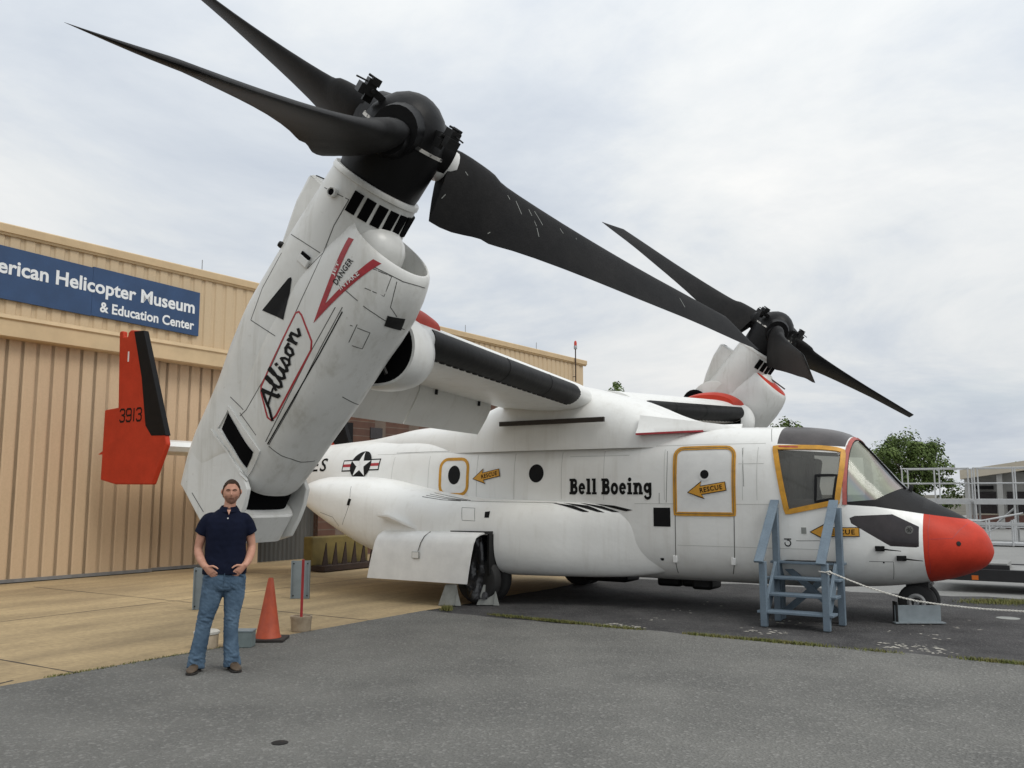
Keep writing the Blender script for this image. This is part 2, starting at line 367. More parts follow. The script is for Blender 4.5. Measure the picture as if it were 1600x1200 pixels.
# ================================================================== AIRCRAFT
TH = R(51.8426); NU = Vector((math.cos(TH), 0, math.sin(TH))); ND = Vector((math.sin(TH), 0, -math.cos(TH)))
HUBZ, HUBY = 5.74, 7.1
AC = empty('tiltrotor_aircraft', (0, 0, 0), 'white and red twin tiltrotor aircraft with black rotors parked outside the hangar', 'aircraft')
FUS = table([(5.01, .02, 1.03, .985, 1.01, 2, 2), (4.99, .10, 1.12, .92, 1.015, 2, 2), (4.95, .20, 1.22, .85, 1.02, 2, 2), (4.88, .31, 1.33, .78, 1.03, 2, 2), (4.68, .51, 1.47, .68, 1.05, 2, 2), (4.36, .71, 1.645, .58, 1.08, 2.05, 2.1),
    (4.2, .79, 1.73, .55, 1.1, 2.1, 2.2), (3.91, .91, 1.90, .505, 1.12, 2.15, 2.5), (3.6, 1.0, 2.25, .47, 1.15, 2.25, 2.8), (3.29, 1.06, 2.60, .45, 1.2, 2.6, 3), (3.12, 1.085, 2.735, .44, 1.25, 2.8, 3.2), (2.87, 1.11, 2.81, .43, 1.3, 3, 3.4),
    (2.4, 1.14, 2.86, .42, 1.35, 3.2, 3.6), (1.9, 1.15, 2.87, .42, 1.4, 3.5, 3.8), (1.2, 1.15, 2.88, .42, 1.4, 4.6, 3.8), (-4.3, 1.15, 2.88, .42, 1.4, 4.6, 3.8), (-5.4, 1.15, 2.9, .58, 1.5, 3.2, 3.6), (-6.5, 1.10, 2.9, .98, 1.7, 3, 3.2), (-7.5, 1.0, 2.86, 1.42, 1.95, 2.8, 3),
    (-8.5, .85, 2.85, 1.80, 2.2, 2.6, 2.8), (-10.0, .55, 2.85, 2.2, 2.5, 2.4, 2.4), (-11.3, .30, 2.85, 2.5, 2.68, 2.2, 2.2), (-11.9, .12, 2.78, 2.62, 2.7, 2, 2)])
def fus_ring(X, n=128):
    hw, zt, zb, zw, a, b = [f(X) for f in FUS]; r_ = []
    for j in range(n):
        t = 2*math.pi*(j+.5)/n; c, s = math.cos(t), math.sin(t)
        e = a if s >= 0 else b
        r_.append(Vector((X, hw*sgnpow(c, 2/e), zw+((zt-zw) if s >= 0 else (zw-zb))*sgnpow(s, 2/e))))
    return r_
XS = [5.01, 4.997, 4.98, 4.96, 4.93, 4.89, 4.84, 4.78, 4.7, 4.6, 4.5, 4.4, 4.3]+[4.2-.1*i for i in range(22)]+[1.95-.3*i for i in range(47)]
mb = MB().loft([fus_ring(x) for x in XS])
bm = bmesh.new(); V_ = [bm.verts.new(v) for v in mb.v]
for f in mb.f: bm.faces.new([V_[i] for i in f])
full_bvh = BVHTree.FromPolygons(mb.v, [f[::-1] for f in mb.f])
SIDE_WIN = [(2.275, 2.475), (3.165, 2.41), (3.115, 1.72), (2.445, 1.575)]         # X, Z corners of the cockpit side window
CHIN = [(3.29, 1.475), (3.31, 1.40), (3.80, 1.09), (4.12, 1.075), (4.15, 1.09), (4.155, 1.36), (3.83, 1.53), (3.36, 1.505)]
SCREEN = [(3.245, 1.70), (3.62, 1.735), (3.95, 1.935)]                            # lower edge of the windscreen
GLARE = [(3.20, 1.665), (3.62, 1.635), (4.2, 1.535), (4.72, 1.455)]               # lower edge of the black anti-glare panel
def cut(p, q, xmin=2.0, xmax=5.1):
    d_ = Vector((q[0]-p[0], 0, q[1]-p[1])); no = Vector((d_.z, 0, -d_.x)).normalized()
    ge = [f for f in bm.faces if xmin < f.calc_center_median().x < xmax]
    ge += list({e for f in ge for e in f.edges})+list({v for f in ge for v in f.verts})
    bmesh.ops.bisect_plane(bm, geom=ge, plane_co=(p[0], 0, p[1]), plane_no=no)
for pl in (SIDE_WIN, CHIN):
    for i in range(len(pl)):
        xs_ = [q[0] for q in pl]; cut(pl[i], pl[(i+1) % len(pl)], min(xs_)-.15, max(xs_)+.15)
for pl in (SCREEN, GLARE):
    for p, q in zip(pl[:-1], pl[1:]): cut(p, q, p[0]-.15, q[0]+.15)
for x in (4.2, 3.245, 3.27, 2.27): cut((x, 0), (x, 1), x-.2, x+.2)
cut((2.27, 2.565), (3.3, 2.50), 2.2, 3.4)
def inside(pl, x, z):
    r_ = False
    for i in range(len(pl)):
        (x1, z1), (x2, z2) = pl[i], pl[(i+1) % len(pl)]
        if (z1 > z) != (z2 > z) and x < (x2-x1)*(z-z1)/(z2-z1)+x1: r_ = not r_
    return r_
def line_at(pl, x):
    for p, q in zip(pl[:-1], pl[1:]):
        if p[0] <= x <= q[0]: return p[1]+(q[1]-p[1])*(x-p[0])/(q[0]-p[0])
    return None
groups = {}
for f in bm.faces:
    c = f.calc_center_median(); x, y, z = c; k = 'fuselage'
    s = 'r' if y < 0 else 'l'
    if x > 2:
        zs = line_at(SCREEN, x); zg = line_at(GLARE, x)
        if inside(SIDE_WIN, x, z): k = 'side_window_'+s
        elif inside(CHIN, x, z): k = 'chin_window_'+s
        elif x > 3.27 and zs is not None and z > zs: k = 'windscreen_'+s if abs(y) > .035 else 'post'
        elif x > 3.195 and zg is not None and z > zg: k = 'glare' if x > 3.245 or z < 1.70 else 'fuselage'
        elif x > 4.2: k = 'nose'
        elif 2.27 < x < 3.27 and z > 2.565-(x-2.27)*.0631: k = 'roof'
    groups.setdefault(k, []).append(f)
def part_from(fs, name, m, parent=AC, shrink=0.0, smooth=True):
    idx = {}; V = []; F = []
    for f in fs:
        q = []
        for v in f.verts:
            if v.index not in idx: idx[v.index] = len(V); V.append(v.co-v.normal*shrink if shrink else v.co.copy())
            q.append(idx[v.index])
        F.append(tuple(q))
    return mesh(name, V, F, m, parent, smooth, 40)
bm.verts.index_update(); bm.normal_update()
if sum(f.normal.dot(f.calc_center_median()-Vector((f.calc_center_median().x, 0, 1.4))) for f in bm.faces) < 0:
    bmesh.ops.reverse_faces(bm, faces=bm.faces); bm.normal_update()
fuselage = part_from(groups['fuselage'], 'fuselage', 'aircraft_white')
nose_cone = part_from(groups['nose'], 'nose_cone', 'aircraft_red')
glare = part_from(groups['glare']+groups.get('post', []), 'glare_shield', 'glare_black')
roofp = part_from(groups['roof'], 'roof_panel', 'roof_tint')
for s in 'rl':
    part_from(groups['side_window_'+s], 'side_window', 'side_glass')
    part_from(groups['chin_window_'+s], 'chin_window', 'chin_tint')
    part_from(groups['windscreen_'+s], 'windscreen', 'screen_glass')
lin = [f for f in groups['fuselage']+groups['roof'] if 1.9 < f.calc_center_median().x < 3.4]
part_from(lin, 'cockpit_lining', 'cockpit_dark', AC, .03)
bm.free()
m_ = MB().loft([[Vector((2.12+.04*k, v.y*.96, 1.6+(v.z-1.6)*.96)) for v in fus_ring(2.14, 48)] for k in (0, 1)]); m_.build('cockpit_bulkhead', 'cockpit_dark', AC)
MB().box((2.16, -1.0, 1.28), (3.3, 1.0, 1.33)).build('cockpit_floor', 'cockpit_dark', AC)
MB().box((3.32, -.85, 1.33), (3.62, .85, 1.72)).build('instrument_panel', 'cockpit_dark', AC, bevel=.05)
for y in (-.52, .52):
    st = MB().box((2.35, y-.24, 1.62), (2.85, y+.24, 1.74)).obox((2.42, y, 2.0), (.06, 0, -.02), (0, .23, 0), (.06, 0, .38)).build('pilot_seat', 'seat_grey', AC, bevel=.04)
    MB().obox((2.36, y, 2.40), (.07, 0, 0), (0, .15, 0), (-.01, 0, .12)).build('headrest', 'seat_grey', st, bevel=.04)
    MB().box((2.4, y-.2, 1.33), (2.8, y+.2, 1.62)).build('seat_base', 'cockpit_dark', st)
# ---- overwing fairing and dorsal spine
OWF = table([(1.92, .22, 2.80), (1.6, .50, 2.865), (1.2, .78, 2.91), (.92, .90, 2.98), (.55, 1.0, 3.08), (.25, 1.07, 3.19), (-.1, 1.12, 3.35), (-.37, 1.13, 3.46), (-.86, 1.14, 3.60), (-1.45, 1.145, 3.74), (-2.2, 1.145, 3.72), (-3.0, 1.12, 3.45), (-3.7, 1.05, 3.22), (-4.37, .92, 3.14), (-5.0, .80, 3.11), (-5.67, .68, 3.02), (-6.36, .55, 2.94), (-7.1, .4, 2.90), (-8.2, .2, 2.84)])
def owf_ring(X, n=48):
    hw, zt = [f(X) for f in OWF]; zb = 2.56; r_ = []
    for j in range(n+1):
        t = math.pi*j/n; r_.append(Vector((X, hw*sgnpow(math.cos(t), 2/3.6), zb+(zt-zb)*abs(math.sin(t))**(2/2.6))))
    return r_
fairing = MB().loft([owf_ring(1.92-.14*i) for i in range(73)], closed=False).build('overwing_fairing', 'aircraft_white', AC)
# flared lip of the front fairing
rows = []
for i in range(25):
    x = .08+1.50*i/24; hw = OWF[0](x); t = i/24
    o_ = .17*(1-t)**1.3+.02; z0 = 2.775+.055*t
    for s in (-1, 1): pass
    rows.append((x, hw, o_, z0, t))
fl = {}
for s in (-1, 1):
    fl[s] = MB().loft([[Vector((x, s*(hw*.955), z0+.27*(1-t)+.05)), Vector((x, s*(hw*.97+o_*.4), z0+.09*(1-t)+.03)), Vector((x, s*(hw*.95+o_), z0+.012)), Vector((x, s*(hw*.95+o_), z0-.004)), Vector((x, s*(hw*.9), z0+.002)), Vector((x, s*(hw*.8), z0+.1))] for x, hw, o_, z0, t in rows]).build('fairing_lip', 'aircraft_white', AC)
for s in (-1, 1):
    MB().loft([[Vector((x, s*(hw*.95+o_+.004), z0+.013)), Vector((x, s*(hw*.95+o_+.004), z0-.016)), Vector((x, s*(hw*.95+o_-.10), z0-.016)), Vector((x, s*(hw*.95+o_-.10), z0-.006))] for x, hw, o_, z0, t in rows[:17]]).build('lip_edge', 'stripe_red', fl[s])
# ---- sponsons
SP = table([(1.15, .84, 1.30, .80), (.8, .95, 1.42, .66), (.3, 1.085, 1.55, .54), (-.3, 1.21, 1.64, .47), (-.9, 1.41, 1.67, .45), (-1.5, 1.72, 1.69, .45), (-2.1, 1.98, 1.71, .455), (-2.7, 2.16, 1.74, .46), (-3.5, 2.28, 1.82, .49), (-4.3, 2.28, 1.97, .60), (-5.0, 2.28, 2.10, .80), (-5.6, 2.26, 2.14, 1.06), (-6.1, 2.20, 2.14, 1.30), (-6.4, 2.11, 2.10, 1.44), (-6.62, 1.98, 2.04, 1.55), (-6.76, 1.80, 1.97, 1.64), (-6.82, 1.58, 1.90, 1.71)])
def sp_ring(X, s, n=72):
    yo, zt, zb = [f(X) for f in SP]; yi = .72; yc = (yo+yi)/2; ry = (yo-yi)/2; z_ = (zt+zb)/2; rz = (zt-zb)/2; r_ = []
    for j in range(n):
        t = 2*math.pi*(j+.5)/n; r_.append(Vector((X, s*(yc+ry*sgnpow(math.cos(t), 2/2.7)), z_+rz*sgnpow(math.sin(t), 2/2.7))))
    return r_
sponson = {}
xs_sp = [1.15-.12*i for i in range(63)]+[-6.4, -6.5, -6.58, -6.66, -6.72, -6.77, -6.80, -6.82]
for s in (-1, 1):
    mb = MB().loft([sp_ring(x, s) for x in xs_sp])
    b2 = bmesh.new(); V_ = [b2.verts.new(v) for v in mb.v]
    for f in mb.f: b2.faces.new([V_[i] for i in f])
    for co, no in (((-2.16, 0, 0), (1, 0, 0)), ((-4.28, 0, 0), (1, 0, 0)), ((0, 0, 1.15), (0, 0, 1)), ((0, s*1.45, 0), (0, 1, 0))):
        bmesh.ops.bisect_plane(b2, geom=b2.verts[:]+b2.edges[:]+b2.faces[:], plane_co=co, plane_no=no)
    dl = [f for f in b2.faces if -4.28 < f.calc_center_median().x < -2.16 and f.calc_center_median().z < 1.15 and s*f.calc_center_median().y > 1.45]
    bmesh.ops.delete(b2, geom=dl, context='FACES'); b2.verts.index_update()
    sponson[s] = mesh('sponson', [v.co.copy() for v in b2.verts], [tuple(v.index for v in f.verts) for f in b2.faces], 'aircraft_white', AC, True, 40); b2.free()
    # wheel well: top, walls
    wl = MB().box((-4.27, min(s*1.3, s*1.34), .45), (-2.17, max(s*1.3, s*1.34), 1.2)).box((-4.27, min(s*1.34, s*2.2), 1.16), (-2.17, max(s*1.34, s*2.2), 1.2))
    wl.box((-4.27, min(s*1.34, s*2.15), .55), (-4.23, max(s*1.34, s*2.15), 1.16)).box((-2.21, min(s*1.34, s*2.12), .50), (-2.17, max(s*1.34, s*2.12), 1.16))
    wl.build('wheel_well', 'metal_dark', sponson[s])
    # open gear door hanging from its upper edge
    pf = [(2.12, 1.165), (2.24, 1.185), (2.36, 1.165), (2.455, 1.10), (2.51, 1.0), (2.54, .8), (2.56, .6), (2.575, .375)]
    gd = MB()
    def dr(x, t_): return [Vector((x, s*(y-t_*.9), z-t_*(1 if y < 2.45 else .0))) for y, z in pf]
    x0, x1 = -4.40, -2.30
    rings = [dr(x, 0)+dr(x, .03)[::-1] for x in (x0, x1)]
    rings[0] = [v+Vector((.14*((v.z-.375)/.8), 0, 0)) for v in rings[0]]; rings[1] = [v+Vector((.10*((v.z-.375)/.8), 0, 0)) for v in rings[1]]
    door_g = gd.loft(rings).build('gear_door', 'white_clean', AC, True, 40, bevel=.006)
    MB().obox((-3.35, s*2.562, .80), (.075, 0, 0), (0, .006, 0), (0, 0, .055)).build('door_panel', 'chock_dim', door_g)
    MB().obox((-3.35, s*2.555, .80), (.066, 0, 0), (0, .016, 0), (0, 0, .047)).build('door_latch', 'white_clean', door_g)
    MB().tube([(-3.22, s*2.33, 1.178), (-3.25, s*2.46, 1.105), (-3.28, s*2.518, 1.0), (-3.31, s*2.552, .86)], .007, 5).build('door_seam', 'seam_grey', door_g)
    # gear: two tyres, wrapped leg, strut
    for yy in (1.62, 1.95):
        ty = MB().lathe((-2.48, s*yy, .40), (0, 1, 0), [(-.12, .22), (-.125, .30), (-.10, .375), (-.05, .40), (.05, .40), (.10, .375), (.125, .30), (.12, .22)], 28).build('main_wheel', 'tyre', AC)
        MB().lathe((-2.48, s*yy, .40), (0, 1, 0), [(-.118, .05), (-.10, .2), (.10, .2), (.118, .05)], 20).build('rim', 'wheel_hub', ty)
    MB().tube([(-2.5, s*1.78, .4), (-2.7, s*1.75, 1.15)], .08, 10).tube([(-2.48, s*1.55, .4), (-2.48, s*2.02, .4)], .05, 8).build('gear_strut', 'metal_grey', AC)
    random.seed(3); wr = []
    for i in range(15):
        t = i/14; z = .10+1.02*t; xc = -2.42-.10*t; ring = []
        for j in range(30):
            a = 2*math.pi*j/30; rr = (.30+.05*math.sin(3*a+5*t)+.035*math.sin(7*a-9*t)+random.uniform(-.035, .035))*(1-.25*t)
            ring.append(Vector((xc+rr*.75*math.cos(a), s*1.98+rr*.62*math.sin(a), z)))
        wr.append(ring)
    MB().loft(wr).build('gear_cover', 'plastic_wrap', AC, True, 60)
    # small strake above the door
    MB().prism([(-4.32, s*2.20, 1.42), (-4.30, s*2.47, 1.43), (-4.05, s*2.47, 1.42), (-3.52, s*2.27, 1.185), (-3.6, s*2.2, 1.18)], (0, 0, 1), .035).build('strake', 'white_clean', AC, False)
    # bulb lamp and vents on the tail end
    MB().lathe((-6.45, s*1.93, 1.72), (-.62, s*.75, -.1), [(0, .13), (.06, .125), (.12, .09), (.15, .03)], 18).build('tail_lamp_bulge', 'white_clean', AC)
# ---- wing
def le(y): return Vector((-.84+.09*(y-1.3), 0, 3.475+.045*(y-1.3)))
CH = 2.42
def foil(x, up):
    t = .235; yt = 5*t*(.2969*math.sqrt(x)-.126*x-.3516*x*x+.2843*x**3-.1015*x**4); cm = .03*math.sin(math.pi*min(x, 1)); return cm+(yt if up else -yt)
FX = [0, .003, .01, .022, .04, .065, .1, .15, .22, .3, .4, .5, .6, .68, .74]
def wing_ring(y, s, grow=0.0, xmax=.74):
    p = le(y); r_ = []
    for x in reversed(FX): r_.append((x, foil(x, True)))
    for x in FX[1:]: r_.append((x, foil(x, False)))
    return [Vector((p.x-CH*x, s*y, p.z+CH*z)) for x, z in r_]
wings = {}
for s in (-1, 1):
    wings[s] = MB().loft([wing_ring(y, s) for y in (.9, 1.5, 2.5, 3.5, 4.5, 5.5, 6.1)]).build('wing', 'aircraft_white', AC, True, 45)
    # de-icing boot on the leading edge: shell 8 mm proud of the wing
    bo = []
    BX = [(.024, True), (.018, True), (.012, True), (.007, True), (.003, True), (.001, True), (0, True), (.001, False), (.003, False), (.008, False), (.018, False), (.03, False), (.045, False), (.062, False), (.082, False)]
    ys = [1.36+(5.92-1.36)*i/24 for i in range(25)]
    for i, y in enumerate(ys):
        p = le(y); ring = []; 
        for gr in (.012, -.004):
            q = []
            for k, (x, up) in enumerate(BX):
                a = Vector((p.x-CH*x, s*y, p.z+CH*foil(x, up))); c = Vector((p.x-CH*.12, s*y, p.z)); nn = (a-c).normalized()
                q.append(a+nn*gr)
            ring += q if gr > 0 else q[::-1]
        bo.append(ring)
    bo[0] = [v.lerp(Vector((le(1.36).x-.1, s*1.42, le(1.36).z)), .12) for v in bo[0]]
    boot = MB().loft(bo).build('deicing_boot', 'deicer_black', wings[s], True, 40)
    for i in range(26):
        y = 1.6+i*.168; p = le(y); x = .083; z = foil(x, False)
        MB().obox((p.x-CH*x-.012, s*y, p.z+CH*z-.006), (.03, 0, -.012), (0, .035, 0), (0, 0, .006)).build('boot_tab', 'deicer_black', wings[s], False)
    for y in (2.55, 3.95):
        p = le(y); tbm = MB(); rg = []
        for dy in (-.011, .011):
            q = []
            for (x, up) in BX:
                a = Vector((p.x-CH*x, s*(y+dy), p.z+CH*foil(x, up))); c = Vector((p.x-CH*.12, s*(y+dy), p.z)); q.append(a+(a-c).normalized()*.017)
            rg.append(q)
        tbm.loft(rg, closed=False).build('boot_seam', 'rotor_black', wings[s])
    # drooped flaperons (two panels)
    for (ya, yb) in ((1.45, 3.72), (3.76, 6.05)):
        rg = []
        for y in (ya, yb):
            p = le(y); hx = p.x-CH*.745; hz = p.z+CH*(foil(.745, False))+.05
            fdir = Vector((-.40, 0, -.917)); fn = Vector((.917, 0, -.40))
            o_ = Vector((hx, s*y, hz)); q = []; fl_ = .62+.035*(y-1.4)
            for (a, b) in ((-.05, .03), (.02, .085), (.12, .10), (.3, .075), (fl_, .012), (fl_, -.012), (.3, -.075), (.12, -.09), (.02, -.06)):
                q.append(o_+fdir*a-fn*b)
            rg.append(q)
        fp = MB().loft(rg).build('flaperon', 'aircraft_white', AC, True, 45)
        for y in (ya+.45, yb-.45):
            p = le(y); hx = p.x-CH*.745; hz = p.z+CH*(foil(.745, False))
            MB().prism([(hx+.10, s*y-.02, hz+.05), (hx+.05, s*y-.02, hz-.05), (hx-.09, s*y-.02, hz-.30), (hx-.02, s*y-.02, hz-.02)], (0, 1, 0), .04).build('flap_hinge', 'metal_grey', fp, False)
            MB().tube([(hx+.06, s*y, hz-.01), (hx+.05, s*y, hz-.09)], .025, 8).obox((hx+.05, s*y, hz+.03), (.05, 0, 0), (0, .10, 0), (0, 0, .015)).build('hinge_fitting', 'metal_dark', fp)
    # dark slot along the fuselage under the wing
    MB().box((-2.58, min(s*1.155, s*1.2), 3.005), (-.51, max(s*1.155, s*1.2), 3.085)).build('seal_strip', 'strip_brown', AC)
    # wing tip fairing with its dark open end
    rg = []; Kn = 44
    for y, sc_ in ((5.88, .80), (5.95, .93), (6.08, 1.02), (6.22, 1.05), (6.38, 1.03), (6.44, .99)):
        p = le(y); q = []
        for j in range(Kn):
            a = 2*math.pi*j/Kn; q.append(Vector((p.x-.50+.56*sc_*sgnpow(math.cos(a), .8), s*y, p.z-.18+.44*sc_*math.sin(a))))
        rg.append(q)
    inner = [[Vector((c.x, s*6.44, c.z)).lerp(Vector((le(6.44).x-.50, s*6.44, le(6.44).z-.18)), .07) for c in rg[-1]], [Vector((c.x, s*6.2, c.z)).lerp(Vector((le(6.44).x-.50, s*6.2, le(6.44).z-.18)), .12) for c in rg[-1]]]
    wt = MB().loft(rg+inner[:1], cap=False).build('wing_tip_fairing', 'aircraft_white', wings[s], True, 50)
    MB().loft([inner[0], inner[1]], cap=True).build('fairing_recess', 'void_black', wings[s], True, 50)
    bt = MB(); random.seed(5)
    c0 = Vector((le(6.3).x-.50, s*6.32, le(6.3).z-.18))
    for i in range(26):
        a = random.uniform(0, 6.28); r_ = random.uniform(.1, .42); p = c0+Vector((r_*math.cos(a)*1.2, s*random.uniform(-.06, .06), r_*math.sin(a)*.85))
        q = p+Vector((random.uniform(-.2, .2), s*random.uniform(-.02, .1), random.uniform(-.2, .2))); bt.tube([p, (p+q)/2+Vector((0, s*.04, .03)), q], random.uniform(.008, .03), 6)
    bt.lathe(c0+Vector((-.1, 0, 0)), (0, s, 0), [(-.15, .17), (.5, .17), (.5, .13)], 20)
    bt.build('tilt_mechanism', 'mech_grey', wings[s])
    # red dome on the wing tip
    rg = []
    for i in range(9):
        t = i/8; y = 5.62+.62*t; p = le(y); hgt = .36*math.sin(math.pi*(.25+.5*t))**.7; q = []
        for j in range(21):
            a = math.pi*j/20; q.append(Vector((p.x-.82+.70*math.cos(a), s*y, p.z+.17+hgt*math.sin(a)**.85)))
        rg.append(q)
    MB().loft(rg).build('tip_dome', 'aircraft_red', wings[s], True, 60)
# ---- tail
MB().loft([[Vector((-9.95-.05*0, y, 2.80)), Vector((-10.02, y, 2.90)), Vector((-10.3, y, 2.955)), Vector((-10.8, y, 2.93)), Vector((-11.45, y, 2.80)), Vector((-11.45, y, 2.79)), Vector((-10.8, y, 2.68)), Vector((-10.3, y, 2.63)), Vector((-10.02, y, 2.70))] for y in (-2.76, -1, 1, 2.76)]).build('horizontal_stabilizer', 'aircraft_white', AC, True, 40)
FIN = [(-11.46, 5.31), (-11.42, 5.345), (-11.31, 5.33), (-11.30, 5.20), (-11.16, 5.19), (-11.14, 5.29), (-11.05, 5.33), (-10.61, 5.27), (-9.71, 2.99), (-9.66, 2.82), (-10.07, 2.0), (-11.33, 2.01), (-11.86, 2.11), (-11.84, 3.63), (-11.36, 3.66)]
for s in (-1, 1):
    fin = MB()
    poly = [Vector((x, s*2.81, z)) for x, z in FIN]
    fin.prism(poly, (0, -s, 0), .11)
    fn_ = fin.build('tail_fin', 'fin_red', AC, True, 30, bevel=.03)
    MB().prism([Vector((x, s*2.817, z)) for x, z in [(-10.93, 5.29), (-10.59, 5.275), (-9.70, 3.03), (-9.69, 3.0), (-10.17, 3.01), (-10.38, 3.23), (-10.59, 4.26)]], (0, -s, 0), .124).build('fin_boot', 'matt_black', fn_, True, 30, bevel=.01)
    MB().obox((-11.08, s*2.812, 4.75), (.018, 0, 0), (0, .008, 0), (0, 0, .11)).build('fin_light', 'white_clean', fn_, False)
    MB().prism([(-11.83, s*2.8, 2.74), (-12.0, s*2.8, 2.66), (-11.85, s*2.8, 2.66)], (0, 1, 0), .02).build('fin_tab', 'fin_red', fn_, False)
# ---- nacelles and rotors
def NP(s, u, v, w_): return Vector((0, s*HUBY, HUBZ))+NU*u+ND*v+Vector((0, s*w_, 0))
NB = table([(-.58, -.51, .51, .51, 2.0), (-.70, -.525, .525, .525, 2.0), (-1.05, -.54, .55, .54, 2.05), (-1.4, -.55, .58, .555, 2.2), (-1.9, -.57, .62, .57, 2.4), (-2.45, -.585, .66, .57, 2.6), (-3.0, -.51, .74, .56, 2.9), (-3.5, -.38, .80, .54, 3.4), (-3.9, -.28, .66, .52, 4.5), (-4.2, -.22, .42, .50, 5.5), (-4.5, -.14, .30, .48, 6), (-4.82, -.02, .30, .46, 7)])
EC = table([(-1.05, .66, .49, .49), (-1.09, .665, .525, .52), (-1.2, .67, .555, .555), (-1.45, .63, .62, .58), (-1.8, .565, .67, .595), (-2.5, .51, .67, .595), (-3.2, .51, .615, .57), (-3.7, .55, .54, .53), (-4.0, .60, .47, .48), (-4.16, .64, .41, .43), (-4.22, .66, .36, .38)])
nac = {}; ecowl = {}; hubs = {}
def nb_ring(s, u, n=64, grow=0.0):
    v0, v1, hw, e = [f(u) for f in NB]; vc = (v0+v1)/2; rv = (v1-v0)/2+grow
    return [NP(s, u, vc+rv*sgnpow(math.cos(2*math.pi*j/n), 2/e), (hw+grow)*sgnpow(math.sin(2*math.pi*j/n), 2/e)) for j in range(n)]
def lipu(v): return -.07*(v-.66)/.5          # the intake lip leans: lower lip further forward
for s in (-1, 1):
    us = [-.58-.08*i for i in range(54)]
    nac[s] = MB().loft([nb_ring(s, u) for u in us]).build('nacelle', 'nacelle_white', AC, True, 40)
    # engine cowl with its open intake
    def ec_ring(u, k=1.0, sh=0.0):
        vc, rv, rw = [f(u) for f in EC]; r_ = []
        for j in range(56):
            a = 2*math.pi*j/56; ee = 2/(2.0+.7*min(1, max(0, (-1.2-u)/.6))); v = vc+rv*k*sgnpow(math.cos(a), ee); r_.append(NP(s, u+sh+lipu(v)*max(0, 1-(-1.05-u)/1.2), v, rw*k*sgnpow(math.sin(a), ee)))
        return r_
    rings = [ec_ring(-1.55, .74), ec_ring(-1.35, .79), ec_ring(-1.2, .84), ec_ring(-1.10, .89), ec_ring(-1.06, .94), ec_ring(-1.05, .975)]+[ec_ring(u) for u in (-1.05, -1.06, -1.09, -1.14, -1.22, -1.35, -1.6, -1.9, -2.2, -2.5, -2.8, -3.1, -3.4, -3.7, -3.9, -4.05, -4.14, -4.2, -4.22)]
    ecowl[s] = MB().loft(rings).build('engine_cowl', 'nacelle_white', nac[s], True, 40)
    MB().loft([ec_ring(-1.66, .71), ec_ring(-1.60, .70)]).build('intake_duct', 'metal_dark', ecowl[s], True, 40)
    # bullet fairing in the intake
    bl = []
    for (u, r_, vc) in ((-1.8, .36, .46), (-1.25, .35, .46), (-1.08, .32, .46), (-.99, .26, .46), (-.92, .16, .46), (-.895, .03, .46)):
        bl.append([NP(s, u, vc+r_*math.cos(2*math.pi*j/28), r_*math.sin(2*math.pi*j/28)) for j in range(28)])
    MB().loft(bl).build('intake_bullet', 'nacelle_white', ecowl[s], True, 50)
    if s > 0:
        ic = MB().loft([ec_ring(-1.07, .96), ec_ring(-1.035, .93), ec_ring(-1.02, .5), ec_ring(-1.01, .05)]).build('intake_cover', 'aircraft_red', ecowl[s], True, 50)
        MB().tube([NP(s, -1.0, .35, -.25), NP(s, -.97, .7, -.05), NP(s, -1.0, 1.0, .2)], .018, 6).build('cover_strap', 'seam_grey', ic)
    # louvres round the collar
    for i in range(8):
        a0 = R(-54+i*16.0); pts = []
        lv = MB(); rg = []
        for u in (-.70, -.94):
            rr = .549; q = []
            for da in (-5.9, -2, 2, 5.9):
                a = a0+R(da); q.append(NP(s, u, rr*math.cos(a), rr*math.sin(a)))
            for da in (5.9, 2, -2, -5.9):
                a = a0+R(da); q.append(NP(s, u, (rr-.03)*math.cos(a), (rr-.03)*math.sin(a)))
            rg.append(q)
        lv.loft(rg).build('louvre', 'void_black', nac[s], True, 40)
    rm = MB().loft([[NP(s, u, r_*math.cos(2*math.pi*j/56), r_*math.sin(2*math.pi*j/56)) for j in range(56)] for u, r_ in ((-.57, .44), (-.57, .522), (-.585, .532), (-.63, .534), (-.64, .52))]).build('collar_rim', 'nacelle_white', nac[s], True, 40)
    # exhaust: black throat between the cowl end and the aft box
    def brow(u, v0, v1, hw, e=5, n=32): return [NP(s, u, (v0+v1)/2+(v1-v0)/2*sgnpow(math.cos(2*math.pi*j/n), 2/e), hw*sgnpow(math.sin(2*math.pi*j/n), 2/e)) for j in range(n)]
    MB().loft([brow(-4.0, .05, .92, .40), brow(-4.50, .05, .98, .41)]).build('exhaust_throat', 'void_black', nac[s], True, 40)
    MB().loft([brow(-4.46, .0, 1.07, .415, 8), brow(-4.48, -.02, 1.09, .425, 8), brow(-4.84, .04, 1.11, .425, 8), brow(-4.88, .10, 1.05, .40, 8)]).build('aft_box', 'nacelle_white', nac[s], True, 40)
    CK = [(-3.75, -.12), (-4.05, -.16), (-4.80, .08), (-4.93, .78), (-4.97, .96), (-4.74, 1.14), (-4.50, 1.12), (-4.31, 1.08), (-4.13, 1.0), (-3.95, .60), (-3.75, .2)]
    for k_ in (-1, 1):
        MB().prism([NP(s, u, v, k_*.425) for u, v in CK], Vector((0, s*k_, 0)), .062).build('side_cheek', 'nacelle_white', nac[s], True, 30, bevel=.012)
    tc_ = []
    for (u, r_) in ((-4.05, .30), (-4.25, .25), (-4.40, .16), (-4.47, .05)): tc_.append([NP(s, u, .60+r_*math.cos(2*math.pi*j/24), r_*math.sin(2*math.pi*j/24)) for j in range(24)])
    MB().loft(tc_).build('tail_cone', 'metal_grey', nac[s], True, 40)
    # scoop fairing on the upper side
    sc2 = []
